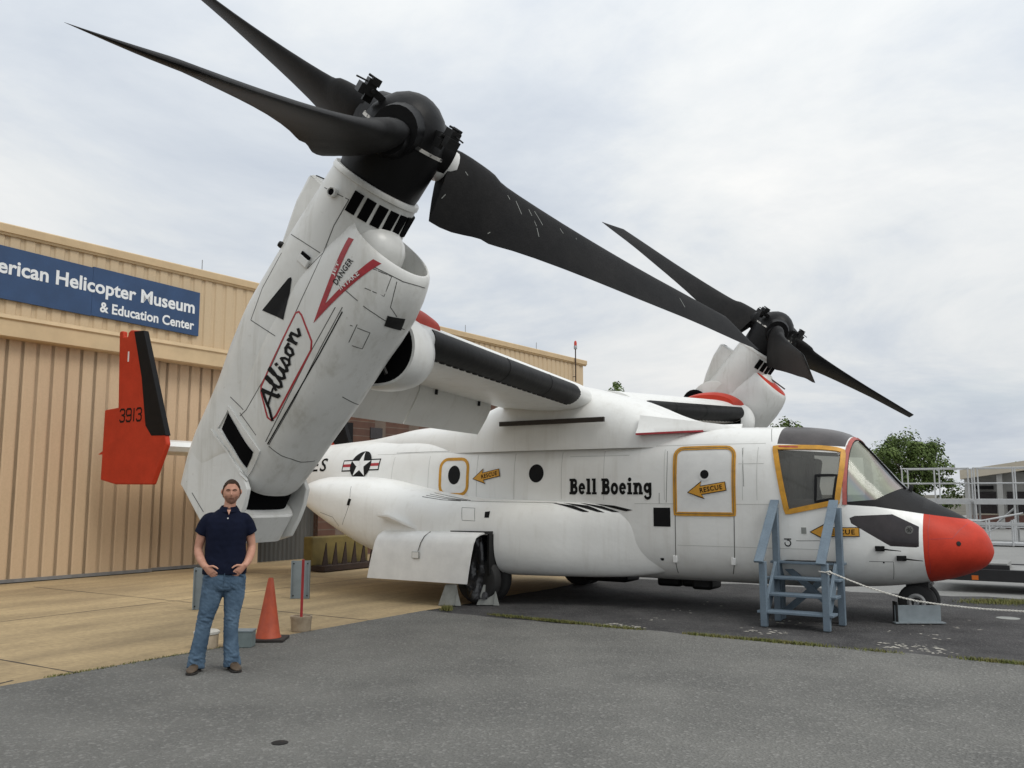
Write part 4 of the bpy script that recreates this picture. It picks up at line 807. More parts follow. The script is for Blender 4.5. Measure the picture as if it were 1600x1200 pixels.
LINES = [
  ('allison_frame','stripe_red','nac',0.022,0.003,True,[[(-0.976,-7.693,3.769),(-0.927,-7.694,3.778),(-0.886,-7.695,3.738),(-0.834,-7.693,3.637),(-0.788,-7.684,3.539),(-0.752,-7.666,3.443),(-0.771,-7.653,3.349),(-0.835,-7.651,3.265),(-0.9,-7.648,3.181),(-0.966,-7.645,3.097),(-1.033,-7.641,3.012),(-1.102,-7.635,2.927),(-1.172,-7.629,2.841),(-1.243,-7.623,2.755),(-1.315,-7.616,2.668),(-1.379,-7.62,2.621),(-1.421,-7.638,2.657),(-1.452,-7.662,2.795),(-1.498,-7.672,2.936),(-1.497,-7.676,2.999)]]),
  ('duct_frame','nacelle_white','nac',0.05,0.02,True,[[(-2.057,-7.636,2.796),(-1.955,-7.634,2.692),(-1.849,-7.636,2.588),(-1.75,-7.634,2.487),(-1.669,-7.616,2.388),(-1.611,-7.579,2.291),(-1.709,-7.559,2.165),(-1.814,-7.535,2.038),(-1.864,-7.568,2.124),(-1.936,-7.584,2.212),(-2.022,-7.588,2.301),(-2.085,-7.611,2.389),(-2.168,-7.619,2.479),(-2.259,-7.621,2.57)]]),
  ('box_ridge','nacelle_white','nac',0.03,0.018,False,[[(-2.375,-7.615,2.553),(-2.248,-7.614,2.445),(-2.134,-7.604,2.339),(-2.059,-7.587,2.243),(-1.966,-7.587,2.147),(-1.873,-7.587,2.052),(-1.809,-7.563,1.959)]]),
  ('panel_seam','seam_grey','nac',0.009,0.0025,False,[[(-0.683,-7.605,5.151),(-0.426,-7.619,5.008),(-0.338,-7.586,4.957)],[(-0.338,-7.586,4.957),(-0.402,-7.591,4.872),(-0.465,-7.597,4.786),(-0.528,-7.603,4.7),(-0.577,-7.604,4.605),(-0.626,-7.605,4.511),(-0.656,-7.626,4.408),(-0.754,-7.644,4.33),(-0.872,-7.643,4.257)],[(-1.193,-7.588,4.709),(-0.968,-7.657,4.587),(-0.824,-7.652,4.496),(-0.71,-7.619,4.418)],[(-1.299,-7.623,4.503),(-1.364,-7.63,4.41),(-1.432,-7.634,4.317),(-1.502,-7.636,4.224),(-1.573,-7.638,4.131),(-1.617,-7.65,4.011),(-1.666,-7.657,3.893),(-1.72,-7.66,3.775)],[(-1.72,-7.66,3.775),(-1.574,-7.669,3.697),(-1.443,-7.666,3.624),(-1.287,-7.689,3.546)],[(-0.656,-7.626,4.408),(-0.682,-7.663,4.297),(-0.73,-7.678,4.195),(-0.785,-7.686,4.095),(-0.842,-7.692,3.994),(-0.905,-7.693,3.896),(-0.962,-7.693,3.801),(-1.021,-7.694,3.706),(-1.079,-7.694,3.611),(-1.138,-7.694,3.516),(-1.198,-7.693,3.42),(-1.26,-7.691,3.324),(-1.322,-7.689,3.228),(-1.404,-7.683,3.135),(-1.487,-7.678,3.041),(-1.572,-7.671,2.947),(-1.659,-7.663,2.853),(-1.747,-7.654,2.757),(-1.864,-7.641,2.691)],[(-0.347,-7.637,3.772),(-0.408,-7.637,3.69),(-0.471,-7.635,3.607),(-0.537,-7.63,3.525),(-0.604,-7.626,3.442),(-0.669,-7.623,3.358),(-0.733,-7.618,3.272),(-0.798,-7.614,3.185),(-0.863,-7.608,3.098),(-0.929,-7.603,3.01),(-0.996,-7.597,2.922),(-1.066,-7.588,2.833),(-1.147,-7.581,2.74),(-1.228,-7.575,2.646),(-1.311,-7.568,2.551),(-1.394,-7.562,2.456),(-1.477,-7.555,2.359)],[(-0.426,-7.66,3.777),(-0.488,-7.661,3.694),(-0.554,-7.658,3.612),(-0.621,-7.655,3.529),(-0.688,-7.653,3.446),(-0.754,-7.651,3.362),(-0.817,-7.648,3.276),(-0.881,-7.644,3.19),(-0.945,-7.64,3.103),(-1.01,-7.635,3.016),(-1.078,-7.629,2.929),(-1.147,-7.622,2.841),(-1.216,-7.614,2.753),(-1.286,-7.606,2.664),(-1.357,-7.598,2.575),(-1.429,-7.59,2.485),(-1.501,-7.581,2.394)],[(-0.363,-7.676,4.008),(-0.269,-7.645,3.922),(-0.193,-7.594,3.843),(-0.136,-7.523,3.769),(-0.089,-7.424,3.712),(-0.068,-7.292,3.663),(-0.069,-7.121,3.639),(-0.107,-6.899,3.624)],[(-0.012,-7.576,4.188),(0.068,-7.499,4.137),(0.132,-7.401,4.092),(0.177,-7.28,4.053),(0.203,-7.128,4.046),(0.17,-6.896,4.06)],[(0.145,-7.346,4.044),(0.092,-7.332,3.915),(0.025,-7.3,3.79),(-0.006,-7.155,3.714)],[(-1.482,-7.55,2.345),(-1.423,-7.413,2.243),(-1.399,-7.289,2.21),(-1.41,-7.13,2.179),(-1.409,-6.908,2.2)],[(-0.755,-7.171,2.888),(-0.852,-6.8,2.839)],[(-0.254,-7.506,3.599),(-0.32,-7.496,3.511),(-0.39,-7.481,3.423)],[(-0.313,-7.55,3.591),(-0.25,-7.465,3.557),(-0.209,-7.352,3.529),(-0.347,-7.315,3.373),(-0.384,-7.437,3.394)],[(0.002,-7.561,4.155),(0.07,-7.492,4.12),(0.126,-7.408,4.089),(0.082,-7.414,3.987),(0.031,-7.414,3.886),(-0.026,-7.502,3.921),(-0.097,-7.573,3.96)],[(-1.865,-7.641,2.728),(-1.768,-7.645,2.639),(-1.681,-7.641,2.552),(-1.61,-7.625,2.467)],[(-2.037,-7.64,2.919),(-1.925,-7.641,2.84),(-1.804,-7.65,2.76)],[(-2.703,-7.587,1.831),(-2.594,-7.587,1.72),(-2.485,-7.587,1.61)]]),
  ('cowl_hinge','ink_black','nac',0.013,0.004,False,[[(-0.354,-7.628,3.727),(-0.415,-7.628,3.644),(-0.481,-7.623,3.562),(-0.548,-7.618,3.48),(-0.615,-7.613,3.397),(-0.68,-7.61,3.313),(-0.748,-7.609,3.229),(-0.818,-7.607,3.145),(-0.888,-7.605,3.06),(-0.958,-7.602,2.975),(-1.032,-7.598,2.89),(-1.106,-7.592,2.804),(-1.182,-7.586,2.718),(-1.258,-7.581,2.631),(-1.334,-7.575,2.543),(-1.411,-7.569,2.455),(-1.489,-7.563,2.366)]]),
  ('paint_scratch','chock_dim','rot',0.008,0.002,False,[[(0.628,-5.934,5.307),(0.649,-5.911,5.255)],[(0.673,-5.821,5.261),(0.73,-5.784,5.097)],[(0.744,-5.645,5.195),(0.822,-5.599,4.997),(0.858,-5.601,4.85)],[(0.768,-5.552,5.193),(0.849,-5.495,5.02)],[(0.924,-5.203,5.043),(0.958,-5.185,4.977)],[(0.434,-6.519,5.451),(0.449,-6.49,5.412)],[(0.547,-6.229,4.781),(0.566,-6.204,4.8)],[(0.276,-6.751,5.098),(0.305,-6.718,5.147)],[(1.021,-4.973,4.964),(1.07,-4.967,4.86)],[(1.727,-3.37,4.419),(1.804,-3.389,4.285)]]),
  ('speed_line','ink_black','sp',0.014,0.003,False,[[(-3.664,-1.994,1.765),(-3.457,-1.988,1.737),(-3.253,-1.981,1.711),(-3.076,-1.942,1.7),(-2.901,-1.903,1.69)],[(-3.631,-1.927,1.787),(-3.429,-1.924,1.759),(-3.229,-1.922,1.732),(-3.046,-1.891,1.716),(-2.862,-1.863,1.7)],[(-3.613,-1.84,1.809),(-3.403,-1.856,1.776),(-3.195,-1.874,1.743),(-3.003,-1.856,1.722),(-2.81,-1.842,1.701)],[(-3.622,-1.698,1.831),(-3.196,-1.779,1.765),(-2.973,-1.803,1.732),(-2.757,-1.822,1.701)]]),
  ('side_line','seam_grey','sp',0.012,0.003,False,[[(-3.144,-1.943,1.711),(-2.972,-1.898,1.703),(-2.801,-1.855,1.695),(-2.629,-1.815,1.688),(-2.458,-1.775,1.68),(-2.308,-1.725,1.678),(-2.159,-1.675,1.676),(-2.014,-1.622,1.675),(-1.869,-1.569,1.673),(-1.725,-1.514,1.671),(-1.519,-1.44,1.666),(-1.317,-1.362,1.661)]]),
  ('sponson_seam','seam_grey','sp',0.007,0.002,False,[[(-5.203,-2.135,1.948),(-5.132,-2.24,1.774),(-5.126,-2.275,1.601),(-5.197,-2.276,1.428),(-5.306,-2.237,1.253)],[(-2.783,-2.03,1.584),(-2.554,-1.98,1.574),(-2.484,-2.079,1.364),(-2.707,-2.134,1.373),(-2.783,-2.03,1.584)],[(-5.907,-2.202,1.476),(-5.541,-2.244,1.388),(-5.417,-2.202,1.227)]]),
  ('fuselage_seam','seam_grey','fus',0.007,0.002,False,[[(2.094,-0.578,2.821),(2.184,-0.914,2.603)],[(0.432,-1.149,1.831),(0.429,-1.15,1.66)],[(0.56,-1.081,2.491),(0.568,-1.119,2.327),(0.568,-1.138,2.164),(0.563,-1.146,2.002),(0.556,-1.149,1.841),(0.549,-1.15,1.681)],[(3.516,-0.989,0.873),(3.671,-0.951,0.872),(3.822,-0.903,0.871),(3.776,-0.697,0.615)],[(2.55,-1.132,1.137),(2.688,-1.123,1.14),(2.824,-1.112,1.144),(2.959,-1.101,1.147)],[(-2.966,-1.027,2.615),(-3.176,-1.029,2.612),(-3.389,-1.031,2.609),(-3.604,-1.033,2.605),(-3.823,-1.035,2.602),(-4.061,-1.036,2.6),(-4.303,-1.036,2.599),(-4.556,-1.027,2.598),(-4.823,-1.006,2.598),(-5.103,-0.975,2.598)],[(1.761,-1.023,2.513),(1.779,-1.079,2.364),(1.79,-1.112,2.217),(1.797,-1.132,2.072),(1.801,-1.142,1.927)]]),
  ('door_seam','seam_grey','fus',0.012,0.003,False,[[(0.695,-1.15,1.482),(0.693,-1.15,1.337),(0.692,-1.149,1.192),(0.688,-1.143,1.048),(0.68,-1.126,0.902),(0.661,-1.083,0.755),(0.646,-0.95,0.577)],[(1.641,-1.15,1.494),(1.639,-1.15,1.351),(1.636,-1.149,1.207),(1.632,-1.145,1.064),(1.625,-1.129,0.92),(1.609,-1.091,0.775),(1.546,-0.978,0.602)]]),
]
near_blades = [o for o in hubs[-1].children if o.name.startswith('rotor_blade')]
BV = {'rot': bvh_of(near_blades[2:3]), 'nac': bvh_of([nac[-1], ecowl[-1]]+[o for o in nac[-1].children if o.name.startswith('side_cheek')]), 'sp': bvh_of([sponson[-1], fuselage]), 'fus': full_bvh}
PAR = {'rot': near_blades[2], 'nac': nac[-1], 'sp': sponson[-1], 'fus': fuselage}
def drape3(name, polys, nn, wh, m, eps=.006, maxe=.05, bvh=None):
    nn = Vector(nn); pts = [Vector(p) for pl in polys for p in pl]; org = sum(pts, Vector())/len(pts)
    ex = nn.cross(Vector((0, 0, 1))); ex = (ex if ex.length > .1 else nn.cross(Vector((1, 0, 0)))).normalized(); ey = nn.cross(ex).normalized()
    if ex.cross(ey).dot(nn) < 0: ey = -ey
    P2 = [[((Vector(p)-org).dot(ex), (Vector(p)-org).dot(ey)) for p in pl] for pl in polys]
    return drape(name, P2, org, ex, ey, bvh or BV[wh], m, PAR[wh], eps, maxe)
NICE = {'allison_frame': 'badge_frame', 'allison_lettering': 'script_lettering'}
for name, m, wh, nn, polys in PATCH:
    nm = NICE.get(name, name)
    if name in ('speed_stripe',):
        for pl in polys: drape3(nm, [pl], nn, wh, m)
    else: drape3(nm, polys, nn, wh, m, .004 if name == 'danger_stripe' else .006)
for name, m, wh, wd, tk, cl_, lines in LINES:
    for ln in lines: strip(MB(), BV[wh], ln, wd, tk, cl_).build(NICE.get(name, name), m, PAR[wh], True, 30)
EX, EZ = Vector((1, 0, 0)), Vector((0, 0, 1))
def side(name, polys, x, z, m, rot=0.0, eps=.005, faces=None, parent=None, maxe=.08):
    c, s_ = math.cos(rot), math.sin(rot)
    return drape(name, polys, (x, -1.2, z), EX*c+EZ*s_, EZ*c-EX*s_, full_bvh, m, parent or fuselage, eps, maxe, faces)
def disc(r, k=1.0, n=36): return [[(r*math.cos(2*math.pi*i/n), r*k*math.sin(2*math.pi*i/n)) for i in range(n)]]
def sf(x, z):
    """point on the starboard fuselage side"""
    h = full_bvh.ray_cast(Vector((x, -3, z)), Vector((0, 1, 0))); return h[0]
def band(name, xz, wd, tk, m, closed=True, parent=None, lift=0.0): return strip(MB(), full_bvh, [sf(x, z) for x, z in xz], wd, tk, closed, .05, lift).build(name, m, parent or fuselage, True, 30)
def rrect(x0, x1, z0, z1, r_, n=5, lower=True):
    P_ = []
    for cx, cz, a0, on in ((x1-r_, z1-r_, 0, True), (x0+r_, z1-r_, 90, True), (x0+r_, z0+r_, 180, lower), (x1-r_, z0+r_, 270, lower)):
        if on: P_ += [(cx+r_*math.cos(R(a0+90*i/n)), cz+r_*math.sin(R(a0+90*i/n))) for i in range(n+1)]
        else: P_.append((x0 if a0 == 180 else x1, z0))
    return P_
# crew door
dp = [(.715, 1.53), (1.62, 1.53), (1.63, 2.40), (1.56, 2.48), (.80, 2.49), (.74, 2.42)]
cd_ = side('crew_door', [dp], 0, 0, 'white_clean', 0, .003)
band('door_frame', rrect(.70, 1.645, 1.505, 2.525, .13, lower=False), .062, .012, 'frame_yellow', True, cd_)
band('frame_groove', rrect(.705, 1.64, 1.51, 2.52, .13, lower=False), .008, .014, 'seam_grey', True, cd_)
side('door_window_ring', disc(.10), 1.19, 2.115, 'white_clean', 0, .010, parent=cd_); side('door_window', disc(.068), 1.19, 2.115, 'matt_black', 0, .014, parent=cd_)
for x in (.665, 1.60):
    p = sf(x, .80); MB().obox(p+Vector((0, -.012, 0)), (.035, 0, 0), (0, .02, 0), (0, 0, .055)).build('door_hinge', 'white_clean', cd_, True, 30, bevel=.008)
# arrows
def arrow(x, z, ln, h, rot, name='rescue_arrow', e0=.016):
    b = h*.48
    pl = [(-ln/2, 0), (-ln/2+h*.95, h/2), (-ln/2+h*.8, b/2), (ln/2, b/2), (ln/2, -b/2), (-ln/2+h*.8, -b/2), (-ln/2+h*.95, -h/2)]
    g = .010; pl2 = [(-ln/2-.022, 0), (-ln/2+h*.95+g*.6, h/2+.02), (-ln/2+h*.8+g, b/2+g), (ln/2+g, b/2+g), (ln/2+g, -b/2-g), (-ln/2+h*.8+g, -b/2-g), (-ln/2+h*.95+g*.6, -h/2-.02)]
    o = side(name, [pl2], x, z, 'ink_black', rot, e0); side('arrow_face', [pl], x, z, 'arrow_orange', rot, e0+.003, parent=o)
    V, F = fit_text('RESCUE', ln*.60, b*.62, .02, 0, 1.15); V = [(v[0]+ln*.12, v[1]) for v in V]
    side('arrow_lettering', V, x, z, 'ink_black', rot, e0+.006, F, o)
arrow(1.222, 1.885, .60, .25, R(9)); arrow(-2.885, 2.135, .56, .25, R(11)); arrow(3.085, 1.275, .64, .235, R(1))
side('access_panel', [[(-.143, -.148), (.143, -.148), (.143, .148), (-.143, .148)]], .472, 1.45, 'matt_black')
side('round_window', disc(.148, 1.06), -1.847, 2.165, 'matt_black')
eh = side('escape_hatch', [rrect(-.30, .30, -.31, .30, .13)], -3.61, 2.13, 'white_clean', 0, .003)
band('hatch_frame', rrect(-3.92, -3.30, 1.80, 2.445, .16), .055, .010, 'frame_yellow', True, eh)
side('hatch_window', disc(.135, 1.27), -3.60, 2.155, 'matt_black', 0, .008, parent=eh)
# lettering: heavy slab face built from the text plus serifs
def arc(cx, cy, rx, ry, a0, a1, n=14): return [(cx+rx*math.cos(R(a0+(a1-a0)*i/n)), cy+ry*math.sin(R(a0+(a1-a0)*i/n))) for i in range(n+1)]
def rc(x0, x1, y0, y1): return [(x0, y0), (x1, y0), (x1, y1), (x0, y1)]
def glyph(ch):
    """heavy condensed slab face: (list of polygons, advance), cap height 1"""
    if ch == 'B': return [rc(.08, .36, 0, 1), rc(0, .45, 0, .15), rc(0, .45, .85, 1)]+stroke([(.34, .905)]+arc(.44, .735, .17, .17, 90, -90)+[(.34, .565)], .20)+stroke([(.34, .50)]+arc(.46, .30, .19, .20, 90, -90)+[(.34, .10)], .22), .82
    if ch == 'e': return stroke(arc(.31, .36, .205, .265, 5, 315), .20)+[rc(.14, .60, .32, .44)], .67
    if ch == 'o': return stroke(arc(.32, .36, .215, .265, 0, 360, 20), .21), .70
    if ch == 'l': return [rc(.09, .35, 0, 1), rc(0, .44, 0, .14), rc(0, .2, .87, 1)], .49
    if ch == 'i': return [rc(.09, .35, 0, .72), rc(0, .44, 0, .14), rc(0, .2, .59, .72), arc(.22, .92, .15, .13, 0, 348, 16)], .49
    if ch == 'n': return [rc(.09, .34, 0, .72), rc(0, .42, 0, .14), rc(0, .2, .59, .72), rc(.50, .75, 0, .50), rc(.46, .83, 0, .14)]+stroke([(.30, .50)]+arc(.46, .46, .165, .17, 150, 0), .20), .87
    if ch == 'g': return stroke(arc(.30, .40, .19, .215, 0, 360, 20), .20)+[rc(.44, .66, -.05, .72)]+stroke(arc(.33, -.06, .22, .17, 0, -165), .17), .74
    return [], .30
x_ = 0; polys = []
for ch in 'Bell Boeing':
    g_, ad = glyph(ch); polys += [[(p[0]+x_, p[1]) for p in pl] for pl in g_]; x_ += ad+.03
kx = 1.515/x_; kz = .262
side('maker_lettering', [[(p[0]*kx-.7575, p[1]*kz) for p in pl] for pl in polys], -.432, 1.805, 'ink_black', 0, .005)
# national insignia
st_ = Vector((-5.955, 2.375)); r0 = .275
bar_ = [[(-.50, -.115), (.50, -.115), (.50, .115), (-.50, .115)]]
ins = side('national_insignia', bar_, st_.x, st_.y, 'ink_black', R(1), .005)
side('insignia_bar', [[(-.475, -.09), (.475, -.09), (.475, .09), (-.475, .09)]], st_.x, st_.y, 'white_clean', R(1), .008, parent=ins)
side('insignia_stripe', [[(-.475, -.028), (.475, -.028), (.475, .028), (-.475, .028)]], st_.x, st_.y, 'stripe_red', R(1), .011, parent=ins)
side('insignia_disc', disc(r0), st_.x, st_.y, 'ink_black', 0, .014, parent=ins)
star = [((r0*.96 if i % 2 == 0 else r0*.367)*math.sin(math.pi*i/5), (r0*.96 if i % 2 == 0 else r0*.367)*math.cos(math.pi*i/5)) for i in range(10)]
side('insignia_star', [[star[(2*i-1) % 10], star[2*i], star[2*i+1], (0, 0)] for i in range(5)], st_.x, st_.y, 'white_clean', 0, .017, parent=ins)
V, F = fit_text('MARINES', 2.05, .27, .012, 0, 1.2); side('service_lettering', V, -7.95, 2.40, 'ink_black', 0, .006, F)
# cockpit frames
wf = band('window_frame', [(2.245, 2.503), (3.18, 2.435), (3.135, 1.70), (2.435, 1.548)], .075, .022, 'frame_yellow')
band('frame_wear', [(2.30, 2.515), (2.42, 2.505), (2.58, 2.497)], .022, .024, 'stripe_red', False, wf)
band('quarter_window_frame', [(2.85, 2.08), (3.125, 2.08), (3.085, 1.745), (2.84, 1.70)], .036, .02, 'matt_black')
for s in (-1, 1):
    pts = []
    for i in range(14):
        t = i/13; z = 1.66+.85*t; hh = full_bvh.ray_cast(Vector((3.232, s*3, z)), Vector((0, -s, 0)))
        if hh[0]: pts.append(hh[0])
    hh = [full_bvh.ray_cast(Vector((3.235, s*y, 4)), Vector((0, 0, -1)))[0] for y in (.65, .5, .35, .2, .05)]
    strip(MB(), full_bvh, pts+hh, .06, .016, False, .05).build('windscreen_frame', 'frame_red', AC, True, 30)
strip(MB(), full_bvh, [full_bvh.ray_cast(Vector((3.28+.64*i/12, -.10-.10*i/12, 4)), Vector((0, 0, -1)))[0] for i in range(13)], .022, .03).build('wiper', 'ink_black', AC, True, 30)
MB().lathe((3.98, -.10, 1.90), (.3, 0, 1), [(-.06, .03), (.03, .03), (.05, .02)], 12).build('wiper_pivot', 'metal_dark', AC)
# air data probes, small fittings on the nose
for (x, z, ln) in ((3.60, 1.055, .30), (3.86, .925, .30)):
    p = sf(x, z); q = sf(x+.10, z)
    pb = MB().obox(p.lerp(q, .5)+Vector((.02, -.02, 0)), (q-p)*.6, (.006, -.03, 0), (0, 0, .035)).build('air_data_probe', 'ink_black', AC, True, 30, bevel=.006)
    MB().tube([q+Vector((0, -.05, -.005)), q+Vector((.10, -.09, -.012)), q+Vector((ln-.05, -.06, -.025))], [.012, .010, .004], 8).build('probe_tube', 'ink_black', pb)
p = sf(2.664, 1.287); MB().obox(p, (.035, 0, 0), (0, .008, 0), (0, 0, .045)).build('caution_plate', 'chock_dim', AC, False)
p = sf(2.43, 1.10); MB().lathe(p+Vector((0, .01, 0)), (0, -1, 0), [(0, .05), (.012, .05), (.012, .036), (.006, .03)], 20).build('drain_port', 'metal_dark', AC)
p = sf(2.43, 1.16); MB().obox(p, (.05, 0, 0), (0, .006, 0), (0, 0, .008)).build('port_lip', 'metal_dark', AC, False)
p = sf(.44, .80); MB().lathe(p+Vector((0, .01, 0)), (0, -1, 0), [(0, .035), (.012, .03), (.013, .01)], 16).build('vent_port', 'matt_black', AC)
p = sf(3.70, .86); MB().lathe(p+Vector((0, .004, 0)), (.2, -1, 0), [(0, .012), (.008, .012), (.009, .004)], 10).build('static_port', 'ink_black', AC)
h = full_bvh.ray_cast(Vector((4.62, -3, 1.13)), Vector((0, 1, 0))); MB().lathe(h[0]-h[1]*.0, h[1], [(-.01, .035), (.008, .032), (.01, .012)], 14).build('nose_plug', 'metal_dark', AC)
# panel lines on the nose cone
for ln in ([(4.27, 1.53), (4.26, 1.3), (4.255, 1.0), (4.24, .7)], [(4.72, 1.40), (4.62, 1.30), (4.55, 1.2), (4.28, 1.19)]):
    band('nose_seam', ln, .006, .002, 'stripe_red', False)
# soft dark edge round the chin window
# nose gear
ng = MB().tube([(4.02, -.02, .30), (3.92, -.02, .75)], .055, 12).tube([(4.0, -.30, .235), (4.0, .26, .235)], .035, 10).obox((4.08, -.02, .55), (.10, 0, 0), (0, .12, 0), (0, 0, .02)).build('nose_gear_strut', 'metal_grey', AC)
MB().obox((4.12, .13, .50), (.03, 0, -.05), (0, .01, 0), (.05, 0, .06)).build('gear_fitting', 'white_clean', AC, False)
MB().box((3.86, -.22, .46), (4.16, .20, .60)).build('nose_gear_bay', 'metal_dark', AC, False)
for y in (-.20, .16):
    t_ = MB().lathe((4.0, y, .262), (0, 1, 0), [(-.08, .13), (-.085, .185), (-.065, .24), (-.03, .262), (.03, .262), (.065, .24), (.085, .185), (.08, .13)], 28).build('nose_wheel', 'tyre', AC)
    w_ = MB().lathe((4.0, y, .262), (0, -1, 0), [(-.07, .14), (.075, .14), (.092, .10), (.085, .075), (.06, .05), (.09, .03), (.10, .01)], 24).build('wheel_rim', 'wheel_hub', t_)
# belly pods seen below the sponson
for (x0, x1, y0, y1, z0) in ((-1.6, -.75, .1, .7, .26), (-.35, .1, .5, .9, .20), (.15, .5, .4, .8, .22), (.6, .95, -.3, .2, .26)):
    MB().box((x0, y0, z0), (x1, y1, .48)).build('belly_pod', 'metal_dark', AC, True, 30, bevel=.05)
# words by the intake
def word(t_, a, b, c, h, m, eps, bold=.015):
    a, b, c = Vector(a), Vector(b), Vector(c); ex = (b-a).normalized(); ey = (c-a); ey = (ey-ex*ey.dot(ex)).normalized()
    V, F = fit_text(t_, (b-a).length, h, bold, 0, 1.1); o_ = (a+b)/2+ey*h*.5
    if ex.cross(ey).y > 0: ey = -ey
    drape('warning_word', V, o_, ex, ey, BV['nac'], m, ecowl[-1], eps, .05, F)
word('JET', (-.415, -7.68, 4.10), (-.345, -7.67, 4.24), (-.461, -7.684, 4.164), .05, 'white_clean', .012)
word('DANGER', (-0.387, -7.679, 4.003), (-0.183, -7.654, 4.243), (-0.455, -7.687, 4.052), .075, 'ink_black', .008)
word('INTAKE', (-0.340, -7.666, 3.945), (-0.125, -7.62, 4.095), (-0.379, -7.678, 4.009), .06, 'white_clean', .012)
# number on the tail fin: open stencil strokes
DG = {'3': [[(.05, .85), (.18, 1), (.62, 1), (.78, .86), (.78, .64), (.62, .53), (.34, .53)], [(.62, .50), (.78, .38), (.78, .14), (.62, 0), (.18, 0), (.05, .15)]], '9': [[(.78, .50), (.18, .46), (.05, .60), (.05, .86), (.18, 1), (.64, 1), (.78, .86), (.78, .15), (.62, 0), (.18, 0), (.05, .12)]], '1': [[(.2, 0), (.2, 1)]]}
fin_o = [o for o in AC.children if o.name.startswith('tail_fin')][0]
x_ = 0; k_ = 0
for ch in '3913':
    V = []; F = []
    for st in DG[ch]:
        for q in stroke(st, .155):
            i0 = len(V); V += [Vector((-11.285+(x_+p[0])*.225, -2.8125-.0004*(k_ % 8), 3.345+p[1]*.265)) for p in q]; F.append((i0, i0+1, i0+2, i0+3)); k_ += 1
    mesh('fin_numeral', V, F, 'ink_black', fin_o, False); x_ += (.55 if ch == '1' else 1.0)

# faint panel joints over the fuselage skin
mat('joint_grey', (.50, .50, .475), .6)
for x in (2.0, 1.78, .52, -.55, -1.35, -2.3, -3.1, -4.2, -5.1): band('skin_joint', [(x, z) for z in (2.52, 2.3, 2.0, 1.72)], .009, .0022, 'joint_grey', False)
for z, x0, x1 in ((2.58, 2.1, -5.6), (2.27, 2.1, 1.72), (1.66, 2.2, .0), (1.02, 3.0, .72), (2.44, -.1, -1.2)): band('skin_joint', [(x0+(x1-x0)*i/12, z) for i in range(13)], .009, .0022, 'joint_grey', False)

em = side('window_emblem', disc(.052, 1.1, 20), 4.035, 1.315, 'seam_grey', 0, .005)
side('emblem_star', [[(0.030*math.cos(R(a-14)), .030*math.sin(R(a-14))), (.040*math.cos(R(a)), .040*math.sin(R(a))), (.030*math.cos(R(a+14)), .030*math.sin(R(a+14))), (0, 0)] for a in range(0, 360, 60)], 4.035, 1.315, 'ink_black', 0, .007, parent=em)
# ================================================================== HANGAR
mat('siding_tan', (.57, .435, .275), .55, var=.12, vscale=1.2, stretch=(1, 1, .25), fine=.05, fscale=25)
mat('door_tan', (.60, .44, .285), .6, col2=(.50, .36, .225), vscale=1.1, stretch=(1, 1, .2), fine=.06, fscale=25)
mat('trim_tan', (.60, .445, .26), .5, var=.15, vscale=2)
mat('sign_blue', (.022, .062, .155), .45, var=.22, vscale=2.2, fine=.05, fscale=20)
mat('sign_white', (.75, .77, .78), .5, var=.06, vscale=8)
mat('edge_grey', (.20, .20, .20), .6, var=.3, vscale=5)
mat('shed_grey', (.085, .085, .08), .7, var=.3, vscale=1.6, stretch=(1, 1, .3))
mat('yellow_paint', (.20, .15, .04), .6, var=.35, vscale=3)
mat('rust_dark', (.04, .022, .015), .8, var=.4, vscale=6)
def brick_mat(name, c1, c2, mortar, scale):
    m = bpy.data.materials.new(name); m.use_nodes = True; t = m.node_tree; b = t.nodes['Principled BSDF']; b.inputs['Roughness'].default_value = .85
    g = N(t, 'ShaderNodeTexCoord'); mp = N(t, 'ShaderNodeMapping'); mp.inputs['Rotation'].default_value = (R(90), 0, R(90)); L(t, g.outputs['Object'], mp.inputs[0])
    br = N(t, 'ShaderNodeTexBrick'); br.inputs['Color1'].default_value = (*c1, 1); br.inputs['Color2'].default_value = (*c2, 1); br.inputs['Mortar'].default_value = (*mortar, 1)
    br.inputs['Scale'].default_value = scale; br.inputs['Mortar Size'].default_value = .012; br.inputs['Brick Width'].default_value = .22; br.inputs['Row Height'].default_value = .075
    L(t, mp.outputs[0], br.inputs['Vector'])
    nz = N(t, 'ShaderNodeTexNoise'); nz.inputs['Scale'].default_value = 3; nz.inputs['Detail'].default_value = 5; L(t, g.outputs['Object'], nz.inputs['Vector'])
    mr = N(t, 'ShaderNodeMapRange'); mr.inputs['To Min'].default_value = .55; mr.inputs['To Max'].default_value = 1.35; L(t, nz.outputs['Fac'], mr.inputs[0])
    mu = N(t, 'ShaderNodeVectorMath', operation='SCALE'); L(t, br.outputs[0], mu.inputs[0]); L(t, mr.outputs[0], mu.inputs['Scale']); L(t, mu.outputs[0], b.inputs['Base Color'])
    MATS[name] = m
brick_mat('brick_brown', (.115, .055, .035), (.085, .042, .030), (.13, .10, .08), 1.0)
WT = Vector((.048, 1, 0)).normalized(); WN = Vector((1, -.048, 0)).normalized(); WO = Vector((-12.58, -4.41, -.091)); WS = 1.05      # wall origin and factor: hangar front scaled about the camera, so further back
def wp(y, z, o=0.0):
    """point on the hangar front: y along the wall and height z before scaling about the camera, o metres out from the wall"""
    return WO+WT*((y+4.89)*WS/WT.y)+WN*o+Vector((0, 0, z*WS))
HG = empty('hangar_building', wp(0, 0), 'tan metal sided hangar with a sliding door and a blue sign behind the tail', 'hangar')
